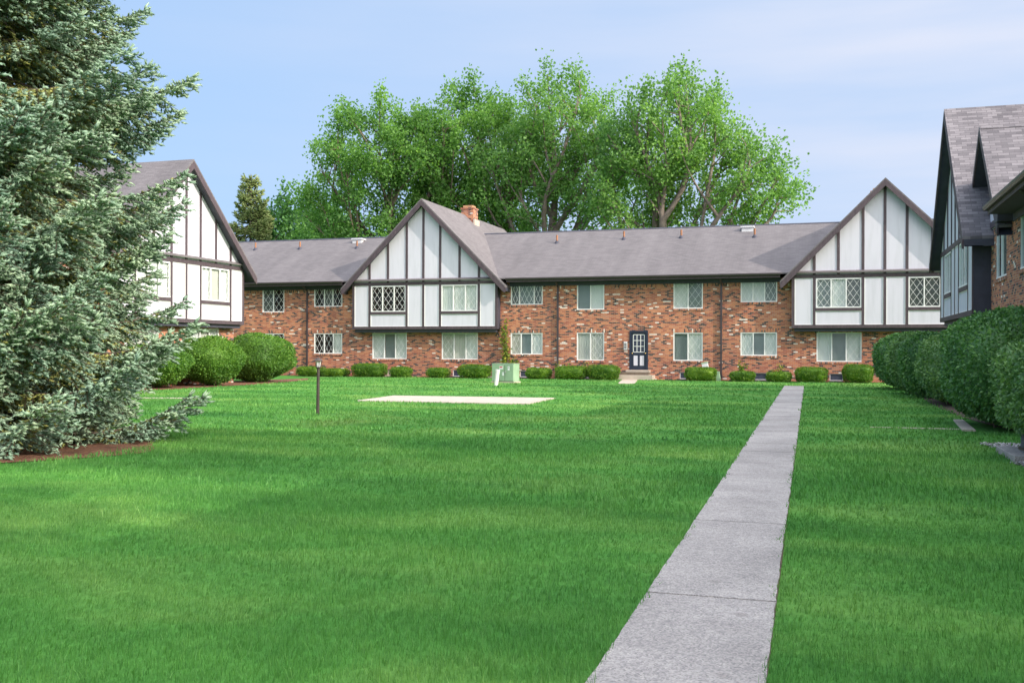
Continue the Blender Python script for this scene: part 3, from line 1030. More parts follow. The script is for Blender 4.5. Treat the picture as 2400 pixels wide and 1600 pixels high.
gable_bay(FM, 2.80, 0.5, B, wins=(('gL', 'pL', 'mL'), ('mL', 'mL', 'mL')), label="right half-timbered gable partly hidden by the side building")
R_main = main_roof(FM, -40.4, 9.9, B)
# chimneys straddling the two cross ridges
for cx in (-20.88, 2.86):
    c = MB()
    c.box(cx - 0.40, cx + 0.40, -6.97, -6.13, 8.9, 10.13, FM)
    c.box(cx - 0.44, cx + 0.44, -7.01, -6.09, 10.132, 10.21, FM)
    ch = c.build("chimney", M['brick'], B)
    c = MB()
    c.box(cx - 0.30, cx + 0.30, -6.87, -6.23, 10.212, 10.36, FM)
    c.build("chimney_cap", M['clay'], ch)
    c = MB()
    c.box(cx + 0.402, cx + 0.50, -7.0, -6.1, 9.0, 9.48, FM)
    c.build("flashing", M['concrete_pale'], ch)
for X, Y in ((-34.87, 56.5), (-31.61, 56.4), (-27.56, 56.23), (-14.75, 56.1), (-10.88, 56.38), (-7.62, 56.34), (-3.6, 56.11)):
    z = roof_z(D - Y)
    c = MB()
    c.tube([(X, Y, z - 0.1), (X, Y, z + 0.45)], 0.055, 10)
    vp = c.build("vent_pipe", M['rust_pipe'], B, smooth=False)
    c = MB()
    c.lathe((X, Y, z - 0.08), [(0.17, 0.0), (0.14, 0.10), (0.07, 0.20)], 12)
    c.build("pipe_boot", M['soffit'], vp)
for X, Y in ((-28.0, 57.35), (-4.06, 57.25)):
    z = roof_z(D - Y)
    c = MB()
    c.box(X - 0.31, X + 0.31, Y - 0.24, Y + 0.24, z - 0.15, z + 0.10)
    rv = c.build("roof_vent", M['roofvent'], B)
    c = MB()
    c.box(X - 0.38, X + 0.38, Y - 0.30, Y + 0.30, z + 0.102, z + 0.20)
    c.build("vent_hood", M['roofvent'], rv, bevel=0.02)

# door, intercom, stoop
a, b, c0, c1 = DOOR
f = MB()
f.box(a + .002, a + 0.09, -0.10, 0.03, c0, c1 - 0.002, FM); f.box(b - 0.09, b - .002, -0.10, 0.03, c0, c1 - 0.002, FM)
f.box(a + 0.09, b - 0.09, -0.10, 0.03, c1 - 0.10, c1 - 0.002, FM)
f.build("door_frame", M['door_navy'], B)
da, db, dt = a + 0.094, b - 0.094, c1 - 0.104
dd = MB()
dd.box(da, db, -0.085, -0.045, c0 + 0.01, dt, FM)
for aa, bb, cc, ee in ((da, da + .10, c0 + .01, dt), (db - .10, db, c0 + .01, dt), (da + .10, db - .10, dt - .10, dt), (da + .10, db - .10, c0 + .78, c0 + .90), (da + .10, db - .10, c0 + .01, c0 + .20),
                       ((da + db) / 2 - .04, (da + db) / 2 + .04, c0 + .20, c0 + .78)):
    dd.box(aa, bb, -0.044, -0.025, cc, ee, FM)
door = dd.build("door", M['door_navy'], B, label="navy blue door with nine small panes over two pale panels")
ip = MB()
for aa, bb in ((da + .125, (da + db) / 2 - .055), ((da + db) / 2 + .055, db - .125)):
    ip.box(aa, bb, -0.044, -0.036, c0 + .22, c0 + .74, FM)
ip.build("door_panel", M['panel'], door)
gl = MB(); gl.box(da + .125, db - .125, -0.044, -0.038, c0 + .94, dt - .13, FM)
gl.build("door_glass", M['vent_dark'], door)
gb = MB()
ga, gz0, gb1, gz1 = da + .105, c0 + .92, db - .105, dt - .11
for i in range(4):
    q = ga + (gb1 - ga) * i / 3
    gb.box(q - .013, q + .013, -0.037, -0.02, gz0, gz1, FM)
    q = gz0 + (gz1 - gz0) * i / 3
    gb.box(ga + .013, gb1 - .013, -0.0365, -0.0205, q - .013, q + .013, FM)
gb.build("muntins", M['white_frame'], door)
kn = MB()
for q in (da + 0.05, db - 0.05):
    kn.lathe(FM.p(q, 0.0, c0 + .86), [(0.01, -.03), (0.028, -.015), (0.032, 0), (0.028, .015), (0.01, .03)], 10)
kn.build("door_knob", M['brass'], door)
ic = MB(); ic.box(-9.95, -9.77, 0.004, 0.07, 1.53, 1.97, FM)
ico = ic.build("intercom", M['roofvent'], B, bevel=0.01)
ic = MB()
for k in range(4):
    ic.box(-9.92, -9.84, 0.071, 0.076, 1.60 + k * 0.08, 1.64 + k * 0.08, FM)
ic.box(-9.83, -9.80, 0.071, 0.076, 1.6, 1.88, FM)
ic.build("call_buttons", M['sticker_ink'], ico)
st = MB()
st.box(-10.35, -8.30, 0.01, 0.95, 0.0, 0.24, FM)
stp = st.build("stoop", M['concrete_pale'], B, bevel=0.012)
st = MB()
st.box(-10.05, -8.55, 0.012, 0.62, 0.243, 0.38, FM)
st.build("door_mat_step", M['bark'], B)
st = MB()
st.box(-9.80, -8.55, 0.004, 0.30, 0.383, 0.495, FM)
st.build("threshold", M['concrete_pale'], B, bevel=0.01)

# ------------------------------------------------------------------ right building
FR = Frame((4.75, 0, 0), (0, 1, 0), (-1, 0, 0))
BR = empty("side_apartment_building", (4.75, 30, 0), "brick and half-timbered apartment block cut off by the right edge, with two steep overlapping gables", "building")
rw = [(30.0, 31.75, 3.62, 5.10, ('b', 'm'), (0.55,)), (26.35, 28.05, 3.62, 5.10, ('m', 'm'), None), (30.0, 31.75, 0.98, 2.43, ('m', 'p'), None),
      (26.35, 28.05, 0.98, 2.43, ('m', 'p'), None), (20.0, 21.7, 3.62, 5.1, ('p', 'm'), None), (6.0, 7.7, 3.62, 5.1, ('p', 'm'), None), (6.0, 7.7, 0.98, 2.43, ('p', 'm'), None), (16.0, 17.7, 3.62, 5.1, ('p', 'm'), None),
      (20.0, 21.7, 0.98, 2.43, ('p', 'm'), None), (33.8, 35.9, 0.98, 2.43, ('p', 'm', 'p'), None), (37.9, 40.0, 0.98, 2.43, ('p', 'm', 'p'), None)]
mb = MB()
wall_openings(mb, FR, 0.5, 41.2, 0, ZS - 0.0, [q[:4] for q in rw])
mb.box(0.5, 41.2, -13.3, -13.29, 0, ZS, FR)
mb.box(0.5, 0.51, -13.29, -0.002, 0, ZS, FR); mb.box(41.19, 41.2, -13.29, -0.002, 0, ZS, FR)
for e_ in (0.5, 41.2):
    mb.add([FR.p(e_, 0, ZS), FR.p(e_, -13.3, ZS), FR.p(e_, -6.44, 8.5)], [(0, 1, 2)])
mb.build("brick_wall", M['brick'], BR)
for q in rw:
    window(FR, *q[:4], q[4], BR, 0.0, q[5])
gable_bay(FR, 36.9, 0.48, BR, wins=(('m', 'm', 'p'), ('m', 'm', 'p')), shingle='shingle_near', label="tall half-timbered gable seen edge-on", over=0.37)
main_roof(FR, 0.1, 41.6, BR, shingle='shingle_near', cut=28.8)
eave(FR, 0.1, 28.75, BR)
# second, lower gable over the brick wall
za2, sc2, w2 = 8.2, 32.4, 3.3
pg = MB()
P = [FR.p(sc2 - 2.9, 0.03, 5.12), FR.p(sc2, 0.03, za2 - 0.25), FR.p(sc2 + 2.9, 0.03, 5.12)]
P = [FR.p(sc2 - 3.0, 0.03, 5.12), FR.p(sc2 - 2.85, 0.03, 5.12), FR.p(sc2 + 2.85, 0.03, 5.12)]
pg.add([FR.p(sc2 - 2.85, 0.03, 5.12), FR.p(sc2 + 0.2, 0.03, 5.12), FR.p(sc2 + 0.2, 0.03, za2 - 0.5), FR.p(sc2, 0.03, za2 - 0.28)], [(0, 1, 2, 3)], not FR.flip)
pan2 = pg.build("small_gable_panel", M['panel'], BR)
tb = MB()
tb.box(sc2 - 3.0, sc2 + 0.2, 0.004, 0.07, 5.141, 5.33, FR)
for q in (-2.1, -1.05):
    tb.box(sc2 + q - 0.06, sc2 + q + 0.06, 0.031, 0.06, 5.33, za2 - 0.34 - abs(q) - 0.06, FR)
tb.build("small_gable_timbers", M['timber'], pan2)
rf = MB()
rf.slab([FR.p(sc2, 0.37, za2), FR.p(sc2 - w2, 0.37, za2 - w2), FR.p(sc2 - w2, -12, za2 - w2), FR.p(sc2, -12, za2)], 0.08)
rf.slab([FR.p(sc2, 0.37, za2), FR.p(sc2 + 1.46, 0.37, za2 - 1.46), FR.p(sc2 + 1.46, -3, za2 - 1.46), FR.p(sc2, -3, za2)], 0.08)
r2 = rf.build("small_gable_roof", M['shingle_near'], BR)
cp = MB()
cp.add([FR.p(sc2 - .12, 0.36, za2 - .095), FR.p(sc2, 0.36, za2 + .02), FR.p(sc2, -12, za2 + .02), FR.p(sc2 - .12, -12, za2 - .095)], [(0, 1, 2, 3)])
cp.build("ridge_cap", M['shingle_near'], r2)
rk = MB()
for sg, ln in ((-1, w2), (1, 2.95)):
    poly = [(sc2, za2 - 0.085), (sc2 + sg * ln, za2 - 0.085 - ln), (sc2 + sg * ln, za2 - 0.30 - ln), (sc2, za2 - 0.30)]
    if sg < 0: poly = poly[::-1]
    rk.prism(poly, 0.33, 0.375, FR)
rk.build("rake_board", M['timber'], r2)
so = MB()
for sg, ln in ((-1, w2), (1, 2.95)):
    so.slab([FR.p(sc2, 0.33, za2 - .26), FR.p(sc2 + sg * ln, 0.33, za2 - .26 - ln), FR.p(sc2 + sg * ln, -0.05, za2 - .26 - ln), FR.p(sc2, -0.05, za2 - .26)], 0.02)
so.build("rake_soffit", M['soffit'], r2)
cb = MB(); cb.box(28.95, 29.5, -0.14, 0.385, 4.98, 5.38, FR)
cb.build("cornice_return", M['soffit'], BR)
downspout(FR, 27.6 - 3.0, BR)

# ------------------------------------------------------------------ left building
FL = Frame((-25.75, 0, 0), (0, 1, 0), (1, 0, 0))
BL = empty("gabled_apartment_building", (-25.75, 35, 0), "apartment block with a sunlit white half-timbered gable behind the blue spruce", "building")
lw = [(36.65, 38.75, 0.98, 2.43, ('pL', 'b', 'pL'), None), (32.4, 34.5, 0.98, 2.43, ('pL', 'b', 'pL'), None),
      (27.2, 29.0, 3.64, 5.1, ('pL', 'm', 'pL'), None), (27.2, 29.0, 0.98, 2.43, ('pL', 'm', 'pL'), None),
      (22.2, 24.0, 3.64, 5.1, ('pL', 'm', 'pL'), None)]
mb = MB()
wall_openings(mb, FL, 18.0, 39.9, 0, ZS, [q[:4] for q in lw])
mb.box(18.0, 39.9, -13.3, -13.29, 0, ZS, FL)
mb.box(18.0, 18.01, -13.29, -0.002, 0, ZS, FL); mb.box(39.89, 39.9, -13.29, -0.002, 0, ZS, FL)
for e_ in (18.0, 39.9):
    mb.add([FL.p(e_, 0, ZS), FL.p(e_, -13.3, ZS), FL.p(e_, -6.44, 8.5)], [(0, 1, 2)])
mb.build("brick_wall", M['brick'], BL)
for q in lw:
    window(FL, *q[:4], q[4], BL, 0.0, q[5])
gable_bay(FL, 35.6, 0.5, BL, za=9.38, pitch=0.93, wins=(('pL', 'p', 'pL'), ('pL', 'b', 'pL')), label="sunlit white gable facing the lawn")
main_roof(FL, 17.6, 40.2, BL)
eave(FL, 17.6, 30.7, BL)
#--PLANTS--
# ------------------------------------------------------------------ lawn grass
def in_poly(x, y, poly):
    n = len(poly); ins = np.zeros(len(x), bool)
    j = n - 1
    for i in range(n):
        xi, yi = poly[i]; xj, yj = poly[j]
        c = ((yi > y) != (yj > y)) & (x < (xj - xi) * (y - yi) / (yj - yi + 1e-12) + xi)
        ins ^= c
        j = i
    return ins

def grass():
    rng = np.random.default_rng(11)
    bands = [(2.6, 6.0, 3800, 0.036, 0.0038, 1.0), (6.0, 10.0, 1700, 0.040, 0.0060, 1.0), (10.0, 17.0, 520, 0.050, 0.011, 1.0),
             (17.0, 30.0, 130, 0.050, 0.024, 1.0), (30.0, 51.0, 34, 0.045, 0.05, 1.0)]
    Vs, Fs, base = [], [], 0
    for y0, y1, dens, h, wd, _ in bands:
        xl, xr = -0.99 * y1 - 1.5, min(0.19 * y1 + 1.5, 4.6)
        n = int((xr - xl) * (y1 - y0) * dens)
        x = rng.uniform(xl, xr, n); y = rng.uniform(y0, y1, n)
        keep = (x > -0.99 * y - 1.5) & (x < 0.19 * y + 1.5)
        wx = -0.665 - 0.0133 * (y - 4.8)
        wob = 0.02 * np.sin(y * 3.1) + 0.012 * np.sin(y * 11.3) + 0.02
        keep &= ~((np.abs(x - wx) < 0.405 - wob) & (y < 44.72))
        keep &= ~in_poly(x, y, [(-13.35, 27.15), (-8.0, 27.3), (-8.15, 30.85), (-13.6, 30.5)])
        keep &= ~in_poly(x, y, [(-8.95, 45.0), (-8.2, 45.0), (-9.05, 51), (-9.85, 51)])
        keep &= ~((x > 0.9) & (x < 2.6) & (y > 21.78) & (y < 21.9))
        keep &= ~((x > 2.6) & (x < 3.6) & (y > 21.0) & (y < 24.7))
        keep &= ((x + 13.9) / 3.65) ** 2 + ((y - 12.6) / 3.15) ** 2 > 1
        keep &= ((x - 4.62) / 1.45) ** 2 + ((y - 30.5) / 14.8) ** 2 > 1
        keep &= ((x + 25.2) / 1.5) ** 2 + ((y - 37.0) / 8.8) ** 2 > 1
        keep &= x > -25.7
        keep &= ~((x > 2.6) & (y > 14.8) & (y < 17.9))
        x, y = x[keep], y[keep]; n = len(x)
        # mown growth: taller and thicker in patches
        patch = np.sin(x * 0.9 + 1.3 * np.sin(y * 0.7)) * np.sin(y * 1.1 + x * 0.3) + 0.5 * np.sin(x * 3.1 + y * 2.3) * np.sin(y * 2.9)
        H = h * rng.uniform(0.35, 1.35, n) * (1 + 0.28 * patch)
        clump = np.sin(x * 17 + 2 * np.sin(y * 13)) * np.sin(y * 19 + x * 5)
        H *= 1 + 0.30 * clump * (y < 14)
        tall = rng.random(n) < 0.03
        H[tall] *= 1.5
        a = rng.uniform(0, 2 * np.pi, n)
        lean = np.abs(rng.normal(0.35, 0.35, n))
        la = rng.uniform(0, 2 * np.pi, n) * 0.5 + 0.4 * patch
        W = wd * rng.uniform(0.7, 1.3, n) * 0.5
        ca, sa = np.cos(a) * W, np.sin(a) * W
        dx, dy = np.cos(la) * lean * H, np.sin(la) * lean * H
        z0 = np.zeros(n)
        b0 = np.stack([x - ca, y - sa, z0], 1); b1 = np.stack([x + ca, y + sa, z0], 1)
        m0 = np.stack([x - ca * .8 + dx * .35, y - sa * .8 + dy * .35, H * .6], 1)
        m1 = np.stack([x + ca * .8 + dx * .35, y + sa * .8 + dy * .35, H * .6], 1)
        t = np.stack([x + dx, y + dy, H], 1)
        V = np.stack([b0, b1, m1, m0, t], 1).reshape(-1, 3)
        i = np.arange(n)[:, None] * 5
        F = np.concatenate([i + np.array([[0, 1, 2]]), i + np.array([[0, 2, 3]]), i + np.array([[3, 2, 4]])], 1).ravel()
        Vs.append(V); Fs.append(F + base); base += len(V)
    o = np_mesh("grass", np.concatenate(Vs), np.concatenate(Fs), 3, M['grass'])
    tag(o, "short mown green lawn grass between the buildings", "grass", None, 'stuff')
grass()

# ------------------------------------------------------------------ trees
def grow(rng, base, crown_z, tips, r0, bend=0.05, seg=1.3, up_pref=0.6, fork=True):
    """simple space-filling growth: every tip is tied to the nearest limb below it"""
    nodes = [np.array(base, float)]; par = [-1]
    top = np.array([base[0] + rng.normal(0, .3), base[1] + rng.normal(0, .3), crown_z])
    n = max(3, int((crown_z - base[2]) / 1.5))
    for k in range(1, n + 1):
        nodes.append(nodes[0] + (top - nodes[0]) * k / n + rng.normal(0, .06, 3)); par.append(len(nodes) - 2)
    order = np.argsort(np.linalg.norm(tips - top, axis=1) + rng.uniform(0, 1.5, len(tips)))
    arr = np.zeros((len(tips) * 16 + 50, 3)); cnt = len(nodes); arr[:cnt] = nodes
    depth = np.zeros(len(arr)); depth[:cnt] = np.linspace(0, crown_z - base[2], cnt)
    tipn = []
    lo = max(1, n - 2)
    for ti in order:
        t = tips[ti]
        d = arr[lo:cnt] - t
        dist = np.linalg.norm(d, axis=1)
        cost = dist + up_pref * np.maximum(d[:, 2] + 0.35 * dist, 0) * 1.5 + 0.10 * depth[lo:cnt]
        j = lo + int(np.argmin(cost))
        a = arr[j].copy(); L = np.linalg.norm(t - a)
        m = max(1, min(14, int(L / seg)))
        prev = j
        side = rng.normal(0, bend, 3) * L
        side[2] = abs(side[2]) * 0.4 - 0.10 * L
        for k in range(1, m + 1):
            u = k / m
            q = a + (t - a) * u + side * math.sin(math.pi * u) + (rng.normal(0, .05, 3) if k < m else 0)
            arr[cnt] = q; depth[cnt] = depth[prev] + L / m; par.append(prev); prev = cnt; cnt += 1
        tipn.append(prev)
    par = np.array(par[:cnt]); P = arr[:cnt]
    w = np.ones(cnt) * 0.1
    for t in tipn: w[t] += 1
    for i in range(cnt - 1, 0, -1):
        w[par[i]] += w[i]
    heavy = np.full(cnt, -1); hw_ = np.zeros(cnt)
    for i in range(1, cnt):
        if w[i] > hw_[par[i]]:
            hw_[par[i]] = w[i]; heavy[par[i]] = i
    mid = np.where((heavy >= 0) & (np.arange(cnt) > 0))[0]
    for _ in range(14):                     # straighten the limbs the way real ones run
        Q = P.copy()
        Q[mid] = 0.5 * P[mid] + 0.25 * (P[par[mid]] + P[heavy[mid]])
        P = Q
    w = np.zeros(cnt)
    for t in tipn: w[t] += 1
    for i in range(cnt - 1, 0, -1):
        w[par[i]] += w[i]
    w = np.maximum(w, 0.5)
    R = r0 * (w / w[0]) ** 0.46
    R = np.maximum(R, 0.022)
    return P, par, R, w, tipn

def limbs_np(P, par, R, sides=5, skip_below=None):
    idx = np.arange(1, len(P)); a, b = P[par[idx]], P[idx]
    ra, rb = R[par[idx]], R[idx]
    ra = np.minimum(ra, rb * 1.5)
    d = norm(b - a)
    ref = np.where(np.abs(d[:, 2:3]) > 0.9, np.array([[1., 0, 0]]), np.array([[0, 0, 1.]]))
    u = norm(np.cross(d, ref)); w = np.cross(d, u)
    ang = np.arange(sides) * 2 * np.pi / sides
    ring = np.cos(ang)[None, :, None] * u[:, None, :] + np.sin(ang)[None, :, None] * w[:, None, :]
    A = (a - d * ra[:, None] * 0.3)[:, None, :] + ring * ra[:, None, None]
    Bv = (b + d * rb[:, None] * 0.3)[:, None, :] + ring * rb[:, None, None]
    V = np.concatenate([A, Bv], 1).reshape(-1, 3)
    i = np.arange(len(idx))[:, None] * (2 * sides)
    F = []
    for k in range(sides):
        k2 = (k + 1) % sides
        F.append(i + np.array([[k, k2, k2 + sides, k + sides]]))
    return V, np.concatenate(F, 1).ravel()

def crown_tips(rng, blobs, n):
    vol = np.array([b[3] * b[4] * b[5] for b in blobs]); vol = vol / vol.sum()
    out = []
    for b, v in zip(blobs, vol):
        k = int(n * v) + 1
        d = norm(rng.normal(size=(k, 3))); r = rng.uniform(0.12, 1, k) ** 0.40
        q = d * r[:, None] * np.array(b[3:6]) * 0.95 + np.array(b[:3])
        out.append(q)
    return np.concatenate(out)

LEAF_K = 2.15
def broadleaf(name, label, base, blobs, n_tips, mat, seed, crown_z, r0=0.42, leaves=75, size=0.24, bark='bark', group=None,
              spread=0.50, cat="tree", up=0.25, inner=3):
    rng = np.random.default_rng(seed)
    tips = crown_tips(rng, blobs, n_tips)
    P, par, R, w, tipn = grow(rng, base, crown_z, tips, r0)
    root = empty(name, base, label, cat, group)
    V, F = limbs_np(P, par, R)
    np_mesh("trunk", V, F, 4, M[bark], root, base)
    cl = np.where(w <= inner)[0]
    cl = cl[cl > 4]
    tipset = np.zeros(len(P), bool); tipset[tipn] = True
    C, S = [], []
    for i in cl:
        k = int(LEAF_K * leaves * (1.0 if tipset[i] else 0.45) * rng.uniform(0.5, 1.4))
        d = norm(P[i] - P[par[i]])
        q = rng.normal(size=(k, 3)) * np.array([spread, spread, spread * 0.8]) * 0.72
        d2 = norm(d + np.array([0, 0, 0.35]))
        q += d2 * rng.uniform(-0.5, 1.1, k)[:, None] * spread * 2.3
        q[:, 2] += np.abs(rng.normal(0, up, k))
        C.append(P[i] + q); S.append(np.tile(d, (k, 1)))
    C = np.concatenate(C); S = np.concatenate(S)
    dirs = S * 0.6 + rng.normal(size=C.shape) * 0.7 + np.array([0, 0, -0.25])
    V, F = leaf_quads(rng, C, dirs, size * 1.15, size * 0.95)
    np_mesh("crown", V, F, 3, M[mat], root, base)
    return root

G_M = "tall maples rising behind the long block"
broadleaf("maple_tree", "broad dark-green maple furthest left of the tall row behind the long roof",
          (-35.5, 79, 0), [(-36.5, 79, 16.5, 6.2, 5, 6.6), (-40.6, 79, 12.5, 3.3, 4, 4.3), (-32.6, 79, 15.0, 5.2, 4.5, 5.4), (-37, 78, 9.5, 6.5, 4, 3.2), (-43.0, 79, 8.8, 2.2, 3, 2.6)],
          540, 'maple', 21, 7.5, 0.5, 62, 0.22, 'bark', G_M)
broadleaf("maple_tree", "dense maple right above the brick chimney of the centre gable",
          (-28.4, 80, 0), [(-28.6, 80, 17.5, 5.2, 5, 6.9), (-31.0, 80, 12.0, 4, 4, 4.5), (-25.3, 80, 14.0, 3.6, 4, 5.6), (-28, 79, 9.6, 5.2, 4, 3.0)],
          500, 'maple', 22, 7.0, 0.5, 62, 0.22, 'bark', G_M)
broadleaf("maple_tree", "airy pale maple between the dense maple and the rightmost tall one",
          (-20.6, 77, 0), [(-19.9, 77, 17.6, 4.5, 4.5, 6.4), (-22.8, 77, 14.2, 4.4, 4, 5.8), (-17.4, 77, 14.0, 3.0, 4, 5.2), (-20, 77, 8.4, 4.2, 4, 1.8)],
          520, 'maple2', 23, 6.5, 0.62, 44, 0.21, 'bark_pale', G_M)
broadleaf("maple_tree", "spreading maple at the right end of the row, limbs reaching right",
          (-12.0, 72.5, 0), [(-10.4, 72.5, 16.3, 4.2, 4.5, 5.6), (-7.6, 72.5, 13.2, 5.0, 4, 4.6), (-13.4, 72.5, 13.4, 3.6, 4, 5.2), (-4.2, 72.5, 12.0, 2.6, 3, 3.0), (-9.5, 72, 8.0, 5.6, 4, 1.6)],
          620, 'maple2', 24, 6.5, 0.66, 44, 0.21, 'bark_pale', G_M)
G_B = "trees far behind the left part of the roof"
broadleaf("background_tree", "hazy green rounded tree peeping up just right of the pointed conifer",
          (-53.5, 94, 0), [(-53.8, 94, 12.6, 3.6, 3, 4.9), (-51.2, 94, 10.0, 3.6, 3, 3.8)], 130, 'backtree', 31, 6, 0.3, 60, 0.32, 'bark', G_B, 0.7)
broadleaf("background_tree", "low bluish-green tree filling the dip before the tall maples begin",
          (-47.2, 90, 0), [(-47.4, 90, 10.2, 4.2, 3, 4.6), (-43.5, 90, 9.0, 3.6, 3, 3.4)], 150, 'backtree', 32, 5, 0.3, 60, 0.32, 'bark', G_B, 0.7)
broadleaf("background_tree", "low dark thicket tree showing under the leftmost maple, right above the ridge",
          (-37.5, 92, 0), [(-38.0, 92, 8.5, 6.5, 3, 3.6), (-31, 92, 8.0, 6, 3, 3.0)], 190, 'backtree', 33, 4, 0.3, 60, 0.32, 'bark', G_B, 0.7)
G_O = "unseen trees added to cast shade"  # off-screen trees added to dapple the lawn and soften the roof's shadow edge
broadleaf("added_shade_tree", "unseen tree added for shade beyond the side building, nearest to the start of the walk", (21.5, -3.5, 0), [(21.5, -4.0, 14.2, 5.0, 4.6, 4.6)], 110, 'maple', 41, 7, 0.35, 40, 0.34, 'bark', G_O)
broadleaf("added_shade_tree", "unseen tree added for shade beyond the side building, second along it", (22.5, 4.5, 0), [(22.5, 5.5, 13.2, 4.6, 4.8, 4.2)], 100, 'maple', 42, 7, 0.35, 40, 0.34, 'bark', G_O)
broadleaf("added_shade_tree", "unseen tree added for shade beyond the side building, third along it", (22.5, 12.5, 0), [(22.5, 12.5, 13.0, 4.2, 4.6, 4.6)], 80, 'maple', 43, 7, 0.35, 36, 0.34, 'bark', G_O)

def spindle(rng, P, D, L, rad):
    """needle-clad shoot: a three-sided spindle with ragged needle triangles"""
    n = len(P); D = norm(D)
    u = norm(np.cross(D, rng.normal(size=(n, 3)))); w = np.cross(D, u)
    L = L[:, None]; r = rad[:, None]
    b = P; t = P + D * L
    mids = [P + D * L * 0.42 + (u * math.cos(a) + w * math.sin(a)) * r for a in (0, 2.094, 4.189)]
    # needle tufts: flat triangles splayed off the shoot
    parts = [b] + mids + [t]
    ex = []
    for k in range(5):
        a = rng.uniform(0, 6.283, n)[:, None]
        o = u * np.cos(a) + w * np.sin(a)
        f = rng.uniform(0.1, 0.8, n)[:, None]
        c = P + D * L * f
        s = np.cross(o, D)
        tipv = c + (o * 1.0 + D * 0.9) * r * 1.6
        ex += [c - D * r * 0.5 - s * r * 0.15, c + D * r * 0.6 + s * r * 0.15, tipv]
    V = np.stack(parts + ex, 1)
    m = V.shape[1]
    i = np.arange(n)[:, None] * m
    T = [0, 1, 2, 0, 2, 3, 0, 3, 1, 4, 2, 1, 4, 3, 2, 4, 1, 3]
    for k in range(5):
        T += [5 + 3 * k, 6 + 3 * k, 7 + 3 * k]
    return V.reshape(-1, 3), (i + np.array([T])).ravel()

